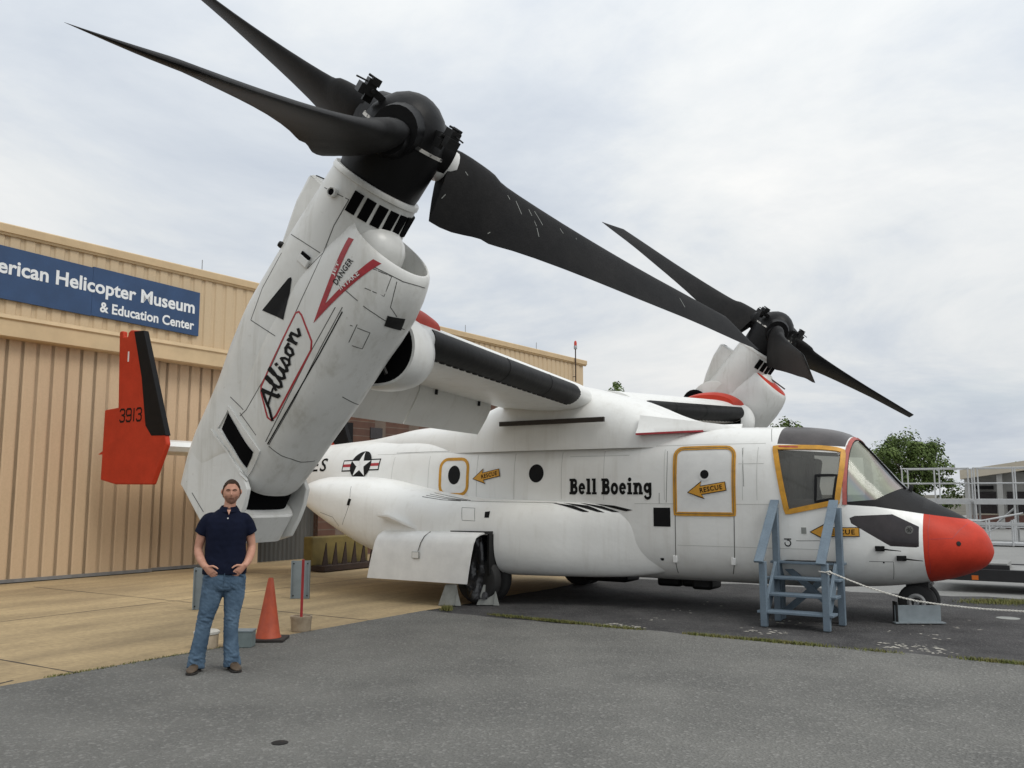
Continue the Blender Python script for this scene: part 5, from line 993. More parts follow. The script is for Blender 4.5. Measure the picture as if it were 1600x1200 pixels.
def wbox(y0, y1, z0, z1, o0, o1): return MB().add([wp(y0, z0, o0), wp(y1, z0, o0), wp(y1, z0, o1), wp(y0, z0, o1), wp(y0, z1, o0), wp(y1, z1, o0), wp(y1, z1, o1), wp(y0, z1, o1)], [(0, 3, 2, 1), (4, 5, 6, 7), (0, 1, 5, 4), (1, 2, 6, 5), (2, 3, 7, 6), (3, 0, 4, 7)])
YR = 17.32
wbox(-14, YR, 4.9, 7.0, -.30, -.005).build('upper_wall', 'siding_tan', HG, False)
wbox(-14, .95, 0, 4.9, -.40, -.20).build('door_backing', 'shed_grey', HG, False)
wbox(3.30, YR-.05, 0, 4.9, -.35, -.06).build('brick_wall', 'brick_brown', HG, False)
MB().add([wp(YR, 0, -.30), wp(YR, 0, -.005), wp(YR, 7.0, -.005), wp(YR, 7.0, -.3), wp(YR, 0, -25), wp(YR, 7.0, -25)], [(0, 1, 2, 3), (0, 3, 5, 4)]).build('end_wall', 'siding_tan', HG, False)
cap = MB(); prof = [(0.0, 6.93), (.07, 6.93), (.085, 6.97), (.12, 6.98), (.13, 7.13), (.10, 7.155), (-.3, 7.155)]
cap.loft([[wp(y, z, o) for o, z in prof] for y in (-14, YR+.12)], closed=False).build('roof_trim', 'trim_tan', HG, False)
def panel_mesh(name, w_, h_, dpt, m):
    w_ *= WS; h_ *= WS; pr = [(0, 0), (.03, dpt), (w_*.68, dpt), (w_*.68+.03, 0), (w_, 0)]
    V = []; 
    for z in (0, h_): V += [WT*y+WN*o+Vector((0, 0, z)) for y, o in pr]
    n = len(pr); F = [(i, i+1, n+i+1, n+i) for i in range(n-1)]
    me = bpy.data.meshes.new(name); me.from_pydata(V, [], F); me.materials.append(MATS[m]); me.update(); return me
pm = panel_mesh('siding_panel', .305, 1.66, .030, 'siding_tan')
hg0 = ROOT[HG]
def place(me, name, loc):
    o = bpy.data.objects.new(name, me); COL.objects.link(o); o.parent = HG; o.location = loc-hg0; ROOT[o] = hg0; return o
y = -6.4
while y < YR-.3:
    place(pm, 'siding_panel', wp(y, 5.28, .0)); y += .305*WT.y
pd = panel_mesh('door_panel', .305, 4.72, .011, 'door_tan')
y = -1.73-.305*22*WT.y; 
for i in range(22): place(pd, 'door_panel', wp(y+.305*WT.y*i, .16, .10))
for i in range(9): place(pd, 'door_panel', wp(-1.73+.305*WT.y*i, .16, -.06))
wbox(-10, -1.735, .10, .165, .085, .14).build('door_edge', 'edge_grey', HG, False); wbox(-1.735, .99, .10, .165, -.07, -.02).build('door_edge', 'edge_grey', HG, False)
wbox(-10, -1.735, .165, 4.88, .04, .10).build('door_leaf', 'door_tan', HG, False); wbox(-1.735, .99, .165, 4.88, -.12, -.06).build('door_leaf', 'door_tan', HG, False)
wbox(-10, 1.0, 0.002, .10, -.2, -.02).build('door_gap', 'void_black', HG, False)
# door track hood
hd = [(0.0, 5.33), (.32, 5.30), (.42, 5.27), (.44, 5.20), (.40, 5.17), (.40, 4.86), (.36, 4.84), (.0, 4.84)]
MB().loft([[wp(y, z-.008*(y+5), o) for o, z in hd] for y in (-14, -8, -4, -1, 2.2, 6)], closed=True).build('track_hood', 'trim_tan', HG, True, 20)
# recess with a dark corrugated shutter, brick above, lintel
wbox(.95, 1.25, 0, 4.9, -.30, .02).build('steel_column', 'door_tan', HG, False)
sh = MB(); V = []; n = 0
for i in range(60):
    y = 1.25+i*.036; o = -.28+(.03 if i % 4 in (1, 2) else 0); V.append((y, o))
sh.loft([[wp(y, z, o) for y, o in V] for z in (0.0, 2.9)], closed=False).build('shutter', 'shed_grey', HG, False)
wbox(1.25, 3.35, 2.9, 4.9, -.3, -.08).build('brick_lintel', 'brick_brown', HG, False)
wbox(3.35, 4.25, 3.0, 3.78, -.06, .25).build('wall_unit', 'matt_black', HG, False)
wf_ = wbox(5.22, 5.72, 3.40, 3.72, -.06, -.03).build('small_window', 'chin_tint', HG, False)
# rods on the roof edge, warning beacon
for y in (-.69, 9.6, 13.9): MB().tube([wp(y, 7.15, .0), wp(y, 7.42, .0)], .012, 6).build('lightning_rod', 'metal_grey', HG)
bc = empty('beacon_mast', wp(16.48, 6.2, .3), 'thin mast with a red beacon lamp at the right end of the hangar roof', 'beacon')
mat('lamp_red', (.50, .04, .02), .3)
MB().tube([wp(16.48, 6.2, .16), wp(16.48, 7.50, .16)], .025, 8).tube([wp(16.48, 6.4, -.01), wp(16.48, 6.4, .16)], .015, 6).build('mast', 'rust_dark', bc)
MB().lathe(wp(16.48, 7.50, .16), (0, 0, 1), [(0, .07), (.12, .07), (.14, .06)], 14).build('lamp_base', 'metal_grey', bc)
MB().lathe(wp(16.48, 7.64, .16), (0, 0, 1), [(0, .06), (.12, .06), (.19, .04), (.21, .01)], 14).build('lamp', 'lamp_red', bc)
# sign
SG = empty('museum_sign', wp(-3.5, 6.1, .1), 'blue sign board with white museum lettering high on the hangar wall', 'sign')
SL = Vector((WT.x, WT.y, -.0215)).normalized(); SU = Vector((0, 0, 1))
def sp_(y, z): return wp(y, z-.0215*(y+5.3), .10)
for (ya, yb) in ((-8.4, -5.92), (-5.915, -3.45), (-3.445, -.78)):
    MB().add([sp_(ya, 5.64), sp_(yb, 5.625+.0*yb), sp_(yb, 6.675), sp_(ya, 6.70)]+[sp_(ya, 5.64)-WN*.06, sp_(yb, 5.625)-WN*.06, sp_(yb, 6.675)-WN*.06, sp_(ya, 6.70)-WN*.06], [(0, 1, 2, 3), (7, 6, 5, 4), (0, 4, 5, 1), (1, 5, 6, 2), (2, 6, 7, 3), (3, 7, 4, 0)]).build('sign_board', 'sign_blue', SG, False)
def sign_text(s_, yc, zc, w_, h_, bold, name):
    V, F = fit_text(s_, w_*WS, h_*WS, bold); o_ = sp_(yc, zc)+WN*.006
    V3 = [o_+SL*v[0]+SU*v[1] for v in V]
    return mesh(name, V3, F, 'sign_white', SG, False)
sign_text('American Helicopter Museum', -3.47, 6.245, 5.12, .40, .026, 'sign_lettering')
sign_text('& Education Center', -2.085, 5.86, 2.35, .232, .026, 'sign_lettering')
# yellow machine with dark blades half hidden behind the nacelle
YM = empty('yellow_implement', (-9.0, 1.9, 0), 'yellow implement with a row of dark pointed blades beside the brick wall', 'implement')
MB().box((-9.5, .95, .12), (-9.2, 2.9, .80)).build('body', 'yellow_paint', YM, False, bevel=.03)
MB().box((-9.25, .95, .02), (-8.8, 2.9, .14)).build('skid', 'rust_dark', YM, False)
for i in range(6):
    y = 1.05+i*.33; MB().prism([(-9.0, y, .1), (-9.0, y+.2, .1), (-9.0, y+.13, .66)], (1, 0, 0), .03).build('blade', 'rust_dark', YM, False)
# ================================================================== BACKGROUND ON THE RIGHT
mat('alu', (.50, .51, .515), .5, .2, var=.15, vscale=5)
mat('render_beige', (.52, .47, .38), .8, var=.15, vscale=.8)
mat('wall_grey', (.40, .40, .385), .8, var=.2, vscale=.9)
mat('brick_red', (.20, .10, .08), .85, var=.25, vscale=2)
def scaffold(x0, x1, y0, label):
    r_ = empty('scaffold_platform', ((x0+x1)/2, y0, 0), label, 'scaffold', 'aluminium scaffold platforms in the far parking lot'); d_ = 1.5
    MB().box((x0, y0, 1.40), (x1, y0+d_, 1.60)).build('deck', 'alu', r_, False)
    n = max(2, int(round((x1-x0)/1.2)))
    for yy in (y0+.04, y0+d_-.04):
        for i in range(n+1):
            x = x0+.05+(x1-x0-.1)*i/n
            MB().tube([(x, yy, 1.6), (x, yy, 2.80)], .028, 8).build('guard_post', 'alu', r_); MB().tube([(x, yy, 0), (x, yy, 1.4)], .036, 8).build('leg', 'alu', r_)
        for z in (2.20, 2.78): MB().tube([(x0, yy, z), (x1, yy, z)], .024, 8).build('guard_rail', 'alu', r_)
        MB().tube([(x0, yy, .55), (x1, yy, .55)], .022, 8).build('tie_bar', 'alu', r_); MB().tube([(x0+.05, yy, .1), (x0+.05+(x1-x0-.1)/n, yy, 1.3)], .02, 8).build('brace', 'alu', r_)
    return r_
scaffold(.05, 2.50, 24.0, 'aluminium scaffold platform just right of the aircraft nose')
scaffold(2.62, 6.6, 23.9, 'longer aluminium scaffold platform at the right edge of the picture')
gt = empty('access_ramp', (2.6, 21.5, 0), 'low aluminium ramp frame with slanted rails in front of the scaffolds', 'ramp')
for yy in (21.2, 22.4):
    MB().tube([(1.35, yy, .98), (1.45, yy, 1.12), (2.55, yy, .86), (3.0, yy, .84), (4.3, yy, 1.12)], .026, 8).build('rail', 'alu', gt)
    for x in (1.9, 2.5, 3.2, 4.0): MB().tube([(x, yy, 0), (x, yy, .9)], .035, 8).build('leg', 'alu', gt)
    MB().box((1.7, yy-.03, .70), (4.6, yy+.03, .78)).build('beam', 'alu', gt, False); MB().tube([(2.5, yy, .1), (3.9, yy, .8)], .02, 8).build('brace', 'alu', gt)
MB().box((1.7, 21.2, .02), (4.6, 22.4, .10)).build('base_plate', 'alu', gt, False)
FB = empty('far_building', (4, 38, 0), 'low beige building with grey piers and dark openings beyond the scaffolds', 'building')
MB().prism([(.75, 38, 2.55), (9, 38, 3.75), (9, 38, 4.25), (.75, 38, 3.02)], (0, 1, 0), 6).build('roof', 'render_beige', FB, False)
MB().box((.9, 39.2, 0), (9, 44, 2.9)).build('wall', 'wall_grey', FB, False)
for i, x in enumerate((1.05, 2.55, 4.05, 5.6, 7.1)): MB().box((x-.13, 38.2, 0), (x+.13, 38.5, 2.75+.14*x)).build('pier', 'wall_grey', FB, False)
for x0, x1 in ((1.3, 2.3), (2.8, 3.8), (4.4, 5.4)):
    o_ = MB().box((x0, 39.12, .75), (x1, 39.2, 1.9)).build('window', 'chin_tint', FB, False); MB().box((x0-.05, 39.1, .68), (x1+.05, 39.2, .75)).build('sill', 'render_beige', o_, False)
MB().box((.9, 39.1, 0), (5.6, 39.19, .66)).build('brick_base', 'brick_red', FB, False)
MB().box((1.2, 38.9, 2.02), (2.2, 39.2, 2.2)).build('light_box', 'matt_black', FB, False)
# trailer behind the nose
mat('trailer_black', (.02, .02, .022), .45, var=.3, vscale=5); mat('reflector_orange', (.6, .14, .02), .35); mat('bed_grey', (.30, .30, .29), .8, var=.25, vscale=4)
TR = empty('flatbed_trailer', (5.5, 5.0, 0), 'black flatbed trailer with an orange reflector parked behind the red nose', 'trailer')
MB().box((3.5, 4.5, .20), (7.6, 4.62, .42)).build('side_rail', 'trailer_black', TR, False, bevel=.01); MB().box((3.5, 6.2, .20), (7.6, 6.32, .42)).build('side_rail', 'trailer_black', TR, False, bevel=.01)
MB().box((3.7, 4.62, .33), (7.6, 6.2, .40)).build('deck', 'bed_grey', TR, False); MB().box((3.75, 4.6, .40), (4.86, 5.7, .53)).build('tool_box', 'bed_grey', TR, False, bevel=.01)
MB().box((3.7, 4.55, .40), (4.9, 4.60, .50)).build('rub_rail', 'trailer_black', TR, False)
MB().box((4.27, 4.485, .22), (4.38, 4.50, .30)).build('reflector', 'reflector_orange', TR, False)
for x in (6.3, 7.1):
    for yy in (4.7, 6.1):
        t_ = MB().lathe((x, yy, .30), (0, 1, 0), [(-.09, .17), (-.1, .26), (-.07, .30), (.07, .30), (.1, .26), (.09, .17)], 24).build('wheel', 'tyre', TR); MB().lathe((x, yy, .30), (0, -1, 0), [(-.08, .17), (.07, .17), (.05, .05)], 18).build('rim', 'wheel_hub', t_)
# trees
mat('leaf', (.13, .18, .05), .6, spec=.2, col2=(.055, .088, .022), vscale=.9, fine=.3, fscale=5); mat('bark', (.06, .045, .03), .9, var=.3, vscale=8)
lm = MATS['leaf'].node_tree.nodes['Principled BSDF']; lm.inputs['Subsurface Weight'].default_value = 0.0
def tree(x, y, h, wd, label, seed, n=5200, leaf=.13, low=.25):
    rnd = random.Random(seed); r_ = empty('tree', (x, y, 0), label, 'tree', 'trees behind the aircraft')
    tk = MB().tube([(x, y, 0), (x+.05*wd, y, h*.3), (x-.03*wd, y+.1, h*.62)], [h*.035, h*.026, h*.012], 9)
    cl_ = []
    for i in range(80):
        a = rnd.uniform(0, 6.283); zz = low+(1-low)*rnd.random()**.8; rr = wd*.5*math.sqrt(max(0.05, 1-((zz-.55)/.5)**2))*rnd.uniform(.35, 1.0)
        kk = 1+.30*math.sin(a*3+seed)*rnd.random()+rnd.uniform(-.12, .16); c = Vector((x+rr*kk*math.cos(a), y+rr*kk*math.sin(a), h*zz*rnd.uniform(.86, 1.03))); cl_.append((c, wd*rnd.uniform(.045, .125)))
        if i % 3 == 0: tk.tube([(x, y, h*rnd.uniform(.2, .5)), ((x+c.x)/2, (y+c.y)/2, c.z*.75), c], [h*.012, h*.008, h*.003], 5)
    tk.build('trunk', 'bark', r_)
    V = []; F = []
    for i in range(n):
        c, s_ = cl_[rnd.randrange(len(cl_))]; u = Vector((rnd.gauss(0, 1), rnd.gauss(0, 1), rnd.gauss(0, .8))); u = u.normalized()*s_*rnd.random()**.4*1.25; p = c+u
        nn = (u.normalized()+Vector((rnd.uniform(-.8, .8), rnd.uniform(-.8, .8), rnd.uniform(-.2, 1)))).normalized(); a = nn.cross(Vector((rnd.random(), rnd.random(), rnd.random()+.1))).normalized(); b = nn.cross(a); sz = leaf*rnd.uniform(.6, 1.3)
        k = len(V); V += [p-a*sz*.5, p+b*sz*.32, p+a*sz*.5, p-b*sz*.32]; F.append((k, k+1, k+2, k+3))
    o0 = ROOT[r_]; me = bpy.data.meshes.new('crown'); me.from_pydata([tuple(v-o0) for v in V], [], F); me.materials.append(MATS['leaf']); o = bpy.data.objects.new('crown', me); COL.objects.link(o); o.parent = r_; ROOT[o] = o0
    return r_
tree(-2.6, 44.0, 5.4, 5.2, 'broad green tree behind the scaffold right of the cockpit', 1, 17000, .17, .03)
tree(-25.3, 50.0, 10.3, 5.5, 'tree whose tip shows above the aircraft wing centre', 2, 7000, .24)
tree(-9.1, 40.0, 5.85, 3.2, 'tree whose tip shows between the far engine and the cockpit roof', 3, 7000, .19)
tree(3.0, 56.0, 3.6, 5.0, 'dark green tree behind the low beige building', 4, 3500, .18, .1)
# ================================================================== PROPS ROUND THE AIRCRAFT
mat('stair_blue', (.155, .205, .25), .7, col2=(.12, .16, .20), vscale=4, fine=.12, fscale=40, bump=.002, bscale=30)
mat('rope_white', (.62, .60, .55), .85, fine=.25, fscale=120)
mat('cone_orange', (.50, .085, .03), .55, col2=(.36, .06, .025), vscale=7)
mat('cone_base', (.025, .02, .018), .8)
mat('post_grey', (.22, .26, .28), .6, var=.2, vscale=5)
mat('pole_red', (.42, .03, .035), .5, var=.2, vscale=9)
mat('bucket_tan', (.44, .36, .26), .8, col2=(.28, .22, .15), vscale=7)
mat('bucket_white', (.62, .60, .54), .7, var=.25, vscale=9)
mat('block_grey', (.16, .20, .20), .7, var=.25, vscale=7)
ST = empty('boarding_steps', (2.7, -1.6, 0), 'blue wooden boarding steps with slanted handrails below the cockpit window', 'steps')
TZ = (.215, .43, .64, .85); TY = (-1.95, -1.72, -1.48, -1.25)
for i, (z, y) in enumerate(zip(TZ, TY)):
    MB().box((2.20-.0*i, y-.02, z-.035), (3.22, y+(.27 if i < 3 else .42), z)).build('tread', 'stair_blue', ST, True, 30, bevel=.006)
for x in (2.29, 3.13):
    MB().box((x-.045, -1.975, 0), (x+.045, -1.885, .885)).build('front_post', 'stair_blue', ST, True, 30, bevel=.006)
    MB().box((x-.045+(.05 if x > 3 else 0), -1.30, 0), (x+.045+(.05 if x > 3 else 0), -1.21, 1.62)).build('rear_post', 'stair_blue', ST, True, 30, bevel=.006)
    MB().bar((x-.04, -2.0, .875), (x-.02, -1.17, 1.72), .13, .035, (0, -.7, .7)).build('handrail', 'stair_blue', ST, True, 30, bevel=.006)
    MB().bar((x, -1.90, .12), (x, -1.26, .78), .04, .19, (0, -.7, .7)).build('stringer', 'stair_blue', ST, True, 30, bevel=.005)
    MB().box((x-.03, -1.12, 0), (x+.03, -.95, .80)).build('rear_leg', 'stair_blue', ST, True, 30, bevel=.005)
MB().bar((2.34, -1.00, .12), (3.1, -1.00, .78), .09, .03, (0, 1, 0)).build('cross_brace', 'stair_blue', ST, True, 30); MB().bar((3.1, -1.04, .12), (2.34, -1.04, .78), .09, .03, (0, 1, 0)).build('cross_brace', 'stair_blue', ST, True, 30)
MB().box((2.4, -1.24, .853), (3.1, -.88, .859)).build('grip_mat', 'metal_dark', ST, False)
# rope: two twisted strands from the step post to a stanchion out of the picture
rp = empty('barrier_rope', (3.2, -1.98, .76), 'thin white barrier rope sagging from the steps towards the right', 'rope')
ctl = [(3.18, -1.99, .79), (3.30, -1.99, .745), (3.74, -1.97, .59), (4.28, -1.95, .465), (4.74, -1.95, .43), (5.1, -1.95, .418), (5.43, -1.95, .42), (6.2, -1.95, .47), (7.2, -1.95, .62), (8.0, -1.95, .82)]
fx = [pchip([c[0] for c in ctl], [c[k] for c in ctl]) for k in (1, 2)]
for ph in (0, math.pi):
    P_ = []
    for i in range(620):
        x = 3.18+4.8*i/619; a = ph+i*.62; P_.append(Vector((x, fx[0](x)+.006*math.cos(a), fx[1](x)+.006*math.sin(a))))
    MB().tube(P_, .0065, 5).build('strand', 'rope_white', rp)
MB().tube([(3.185, -1.99, .79), (3.15, -1.985, .775), (3.10, -1.985, .78), (3.06, -1.975, .785)], .009, 6).tube([(3.2, -1.985, .80), (3.235, -1.99, .77), (3.205, -1.995, .745), (3.17, -1.99, .77)], .008, 6).build('knot', 'rope_white', rp)
# chocks
NC = empty('nose_wheel_chock', (4.0, -.43, 0), 'grey metal chock plate in front of the nose wheel', 'chock')
MB().obox((4.03, -.44, .125), (.275, .17, 0), (.008, -.013, 0), (0, 0, .120)).build('plate', 'chock_grey', NC, False, bevel=.004)
MB().obox((4.05, -.47, .010), (.30, .185, 0), (.03, -.05, 0), (0, 0, .007)).build('foot', 'chock_grey', NC, False); MB().obox((3.76, -.58, .15), (.012, .008, 0), (-.03, .05, 0), (0, 0, .145)).build('end_plate', 'metal_dark', NC, False)
for (x, y, lb) in ((-2.78, -2.26, 'grey metal chock standing under the open gear door'), (-2.28, -1.88, 'grey metal chock at the front of the wrapped main wheel')):
    c_ = empty('main_wheel_chock', (x, y, 0), lb, 'chock')
    MB().prism([(x-.20, y-.13, 0), (x+.10, y+.04, 0), (x+.05, y+.02, .33), (x-.10, y-.07, .33)], (.5, -.85, 0), .16).build('wedge', 'chock_dim', c_, False, bevel=.008)
    MB().prism([(x+.11, y-.10, 0), (x+.19, y-.05, 0), (x+.13, y-.08, .26)], (.5, -.85, 0), .05).build('gusset', 'chock_dim', c_, False)
# posts, cone, pole and buckets on the concrete
for (x, y, w_, lb) in ((-5.80, -4.93, .085, 'grey steel post behind the man on the concrete apron'), (-5.54, -3.01, .15, 'grey steel post behind the red pole on the concrete apron')):
    c_ = empty('steel_post', (x, y, 0), lb, 'post'); dx_, dy_ = .82, .57
    MB().obox((x, y, .325), (dx_*w_, dy_*w_, 0), (-dy_*.012, dx_*.012, 0), (0, 0, .325)).build('web', 'post_grey', c_, False)
    for k in (-1, 1): MB().obox((x+k*dx_*w_, y+k*dy_*w_, .325), (dx_*.008, dy_*.008, 0), (-dy_*.06, dx_*.06, 0), (0, 0, .325)).build('flange', 'post_grey', c_, False)
    for k in (-1, 1):
        for z in (.05, .6): MB().lathe((x+k*dx_*w_*.8+dy_*.012, y+k*dy_*w_*.8-dx_*.012, z), (dy_, -dx_, 0), [(0, .012), (.008, .012)], 8).build('bolt', 'metal_dark', c_)
CN = empty('traffic_cone', (-2.62, -6.42, 0), 'faded orange traffic cone beside the man on the apron edge', 'cone')
MB().lathe((-2.62, -6.42, .03), (.01, .015, 1), [(0, .165), (.02, .160), (.05, .145), (.30, .103), (.55, .062), (.72, .034), (.735, .026), (.72, .022)], 28).build('cone_body', 'cone_orange', CN, True, 40)
MB().obox((-2.60, -6.41, .018), (.17, .12, 0), (.12, -.17, 0), (0, 0, .018)).build('cone_base', 'cone_base', CN, True, 30, bevel=.01)
RP = empty('red_pole', (-2.84, -5.64, 0), 'thin red pole standing in a tan concrete filled bucket', 'pole')
MB().tube([(-2.84, -5.64, .15), (-2.81, -5.66, .94)], .018, 10).build('pole', 'pole_red', RP)
MB().lathe((-2.84, -5.64, 0), (0, 0, 1), [(0, .125), (.02, .132), (.15, .138), (.165, .146), (.195, .146), (.195, .125), (.175, .12)], 26).build('bucket', 'bucket_tan', RP, True, 40)
BK = empty('bucket', (-2.82, -7.2, 0), 'low concrete bucket with a white lid behind the man\'s left leg in the picture', 'bucket')
MB().lathe((-2.82, -7.2, 0), (0, 0, 1), [(0, .135), (.16, .138), (.17, .13)], 26).build('body', 'bucket_tan', BK, True, 40); MB().lathe((-2.82, -7.2, .165), (0, 0, 1), [(0, .15), (.025, .152), (.04, .13), (.042, .05)], 26).build('lid', 'bucket_white', BK, True, 40)
BL = empty('grey_crate', (-2.54, -6.94, 0), 'small grey blue box behind the man\'s shoes beside the cone', 'box')
MB().obox((-2.54, -6.94, .095), (.14, .09, 0), (.05, -.08, 0), (0, 0, .095)).build('box_body', 'block_grey', BL, True, 30, bevel=.01); MB().obox((-2.54, -6.94, .193), (.145, .095, 0), (.055, -.085, 0), (0, 0, .008)).build('lid', 'post_grey', BL, True, 30, bevel=.004)
# weeds along the joints, loose pale stones, a stain lid
random.seed(21)
def grass_line(name, pts, n, wd, label, hmax=.07):
    V = []; F = []
    for i in range(n):
        t = random.random(); k = t*(len(pts)-1); j = min(int(k), len(pts)-2); a, b = Vector(pts[j]), Vector(pts[j+1]); p = a+(b-a)*(k-j)
        if math.sin(p.x*2.1+p.y*1.3)+math.sin(p.x*5.7-p.y*3.1)*.6 < random.uniform(-.9, 1.0): continue
        p += Vector((random.gauss(0, wd), random.gauss(0, wd), 0)); h = random.uniform(.012, hmax); a_ = random.uniform(0, 6.28); d_ = Vector((math.cos(a_), math.sin(a_), 0)); s_ = Vector((-d_.y, d_.x, 0))*random.uniform(.003, .007)
        q = len(V); V += [p-s_, p+s_, p+d_*h*.7+Vector((0, 0, h))]; F.append((q, q+1, q+2))
    return tag(mesh(name, V, F, 'grass_blade', None, False), label, 'grass', None, 'stuff')
grass_line('grass', [(-2.0, -2.95, 0), (.5, -3.15, 0), (3, -3.18, 0), (6, -3.2, 0), (9, -3.2, 0)], 20000, .03, 'thin grass growing in the joint along the dark asphalt', .045)
grass_line('grass', [(-2.70, -1.0, 0), (-2.68, -2.6, 0), (-2.4, -2.95, 0)], 4200, .04, 'sparse grass in the joint beside the main wheel chock')
grass_line('grass', [(-2.72, -9.2, 0), (-2.68, -7.5, 0), (-2.7, -6.0, 0)], 900, .02, 'sparse weeds at the edge of the concrete apron', .03)
grass_line('grass', [(4.3, 2.6, 0), (5.0, 3.0, 0), (6.5, 3.3, 0), (9, 3.4, 0)], 9000, .16, 'grass verge beyond the nose of the aircraft', .06)
V = []; F = []
for i in range(1500):
    r_ = random.random()
    if r_ < .6: p = Vector((random.uniform(.3, 6.5), -3.0+abs(random.gauss(0, .35)), -.010))
    else: p = Vector((random.uniform(.5, 6), random.uniform(-2.9, .5), -.010))
    if math.sin(p.x*3.3)+math.sin(p.x*1.1+p.y*6)+random.uniform(-.6, .6) < 1.15: continue
    s_ = random.uniform(.008, .028); k = len(V); m_ = 5; a0 = random.random()*6
    V += [p+Vector((s_*math.cos(a0+2*math.pi*j/m_)*random.uniform(.7, 1.9), s_*math.sin(a0+2*math.pi*j/m_)*random.uniform(.6, 1.1), .002)) for j in range(m_)]+[p+Vector((0, 0, s_*.35))]
    F += [(k+j, k+(j+1) % m_, k+m_) for j in range(m_)]
tag(mesh('loose_stones', V, F, 'gravel_pale', None, False), 'pale loose grit scattered on the dark asphalt', 'stones', None, 'stuff')
# flat patches of worn pale surface on the dark pad, and a small drain lid
MB().lathe((1.0, -9.62, 0.001), (0, 0, 1), [(0, .062), (.004, .062), (.005, .05)], 20).build('drain_lid', 'metal_dark', None, True, 30)
tag(bpy.data.objects['drain_lid'], 'small dark round lid set in the foreground asphalt', 'lid')
MB().lathe((5.07, .85, -.011), (0, 0, 1), [(0, .16), (.006, .16), (.008, .13)], 24).build('manhole_cover', 'chock_dim', None, True, 30)
tag(bpy.data.objects['manhole_cover'], 'pale round cover in the dark asphalt at the right edge', 'cover')
# ================================================================== PERSON
from mathutils import noise
mat('skin', (.56, .305, .215), .55, spec=.35, col2=(.48, .24, .165), vscale=14, lo=.4, hi=.65)
mat('stubble', (.34, .18, .125), .8, col2=(.235, .12, .08), vscale=80)
mat('hair_brown', (.060, .035, .022), .75, spec=.2, col2=(.030, .018, .012), vscale=60, bump=.004, bscale=90)
mat('navy_cotton', (.0075, .0105, .027), .9, spec=.15, var=.3, vscale=7, bump=.003, bscale=16)
mat('denim', (.115, .175, .245), .9, spec=.15, col2=(.055, .090, .135), vscale=4.5, fine=.12, fscale=110, bump=.004, bscale=14, lo=.38, hi=.66)
mat('shoe_brown', (.10, .068, .042), .6, var=.4, vscale=14); mat('shoe_sole', (.02, .017, .015), .8)
mat('eye_white', (.36, .31, .28), .4); mat('eye_dark', (.015, .012, .01), .2); mat('lip', (.36, .14, .115), .5); mat('button_white', (.7, .7, .68), .4)
MP = Vector((-1.57, -8.02, 0)); MF = Vector((.764, -.645, 0)).normalized(); MR = Vector((.645, .764, 0)).normalized()
def W3(p): return MP+MR*p[0]+MF*p[1]+Vector((0, 0, p[2]))
def ringh(c, rx, ry, e=2.2, n=36): return [Vector((c[0]+rx*sgnpow(math.cos(2*math.pi*j/n), 2/e), c[1]+ry*sgnpow(math.sin(2*math.pi*j/n), 2/e), c[2])) for j in range(n)]
def smooth_path(rows, k=6):
    """rows (x, y, z, r...) -> densified by Catmull-Rom"""
    o = []
    for i in range(len(rows)-1):
        p0, p1, p2, p3 = rows[max(i-1, 0)], rows[i], rows[i+1], rows[min(i+2, len(rows)-1)]
        for s_ in range(k):
            t = s_/k; o.append(tuple(.5*((2*b)+(c-a)*t+(2*a-5*b+4*c-d_)*t*t+(-a+3*b-3*c+d_)*t**3) for a, b, c, d_ in zip(p0, p1, p2, p3)))
    o.append(tuple(rows[-1])); return o
def limb(mb, rows, n=16, k=6):
    P_ = smooth_path(rows, k); mb.tube([p[:3] for p in P_], [p[3] for p in P_], n); return mb
def fuse(mb, voxel, it=4, wr=None):
    """joins overlapping closed shapes into one continuous surface"""
    me = bpy.data.meshes.new('f'); me.from_pydata([tuple(v) for v in mb.v], [], mb.f); me.update()
    b = bmesh.new(); b.from_mesh(me); bmesh.ops.recalc_face_normals(b, faces=b.faces); b.to_mesh(me); b.free()
    o = bpy.data.objects.new('f', me); COL.objects.link(o)
    md = o.modifiers.new('r', 'REMESH'); md.mode = 'VOXEL'; md.voxel_size = voxel
    ms = o.modifiers.new('s', 'SMOOTH'); ms.factor = .5; ms.iterations = it
    dg = bpy.context.evaluated_depsgraph_get(); dg.update()
    m2 = bpy.data.meshes.new_from_object(o.evaluated_get(dg)); V = [v.co.copy() for v in m2.vertices]; NO = [v.normal.copy() for v in m2.vertices]; F = [tuple(p.vertices) for p in m2.polygons]
    bpy.data.objects.remove(o); bpy.data.meshes.remove(m2); bpy.data.meshes.remove(me)
    if wr: V = [v+n_*wr(v) for v, n_ in zip(V, NO)]
    return V, F
# ---- head shape
HC = Vector((.038, .012, 1.838))
def head_pt(th, ph, grow=0.0):
    """th 0 at crown .. pi at chin, ph 0 = facing forward (+y)"""
    x = math.sin(th)*math.sin(ph); y = math.sin(th)*math.cos(ph); z = math.cos(th)
    rx, ry, rz = .088, .103, .129
    if z < 0: rx *= 1-.17*(-z)**1.8; ry *= 1-.10*(-z)
    px, py, pz = x*rx, y*ry, z*rz
    front = max(0, math.cos(ph))**3*math.sin(th)
    def g(cx, cz, sx, sz): return math.exp(-((px-cx)/sx)**2-((pz-cz)/sz)**2)
    py += front*(.026*g(0, -.032, .013, .020)+.012*g(0, -.008, .010, .022)+.008*g(0, .028, .055, .012)-.012*(g(-.033, .006, .017, .013)+g(.033, .006, .017, .013))
         +.007*g(0, -.066, .024, .010)-.006*g(0, -.073, .026, .0035)+.012*g(0, -.112, .026, .02)+.005*(g(-.045, -.03, .02, .02)+g(.045, -.03, .02, .02)))
    if y < 0: py *= .98
    v = Vector((px, py, pz)); v += v.normalized()*grow; return HC+v
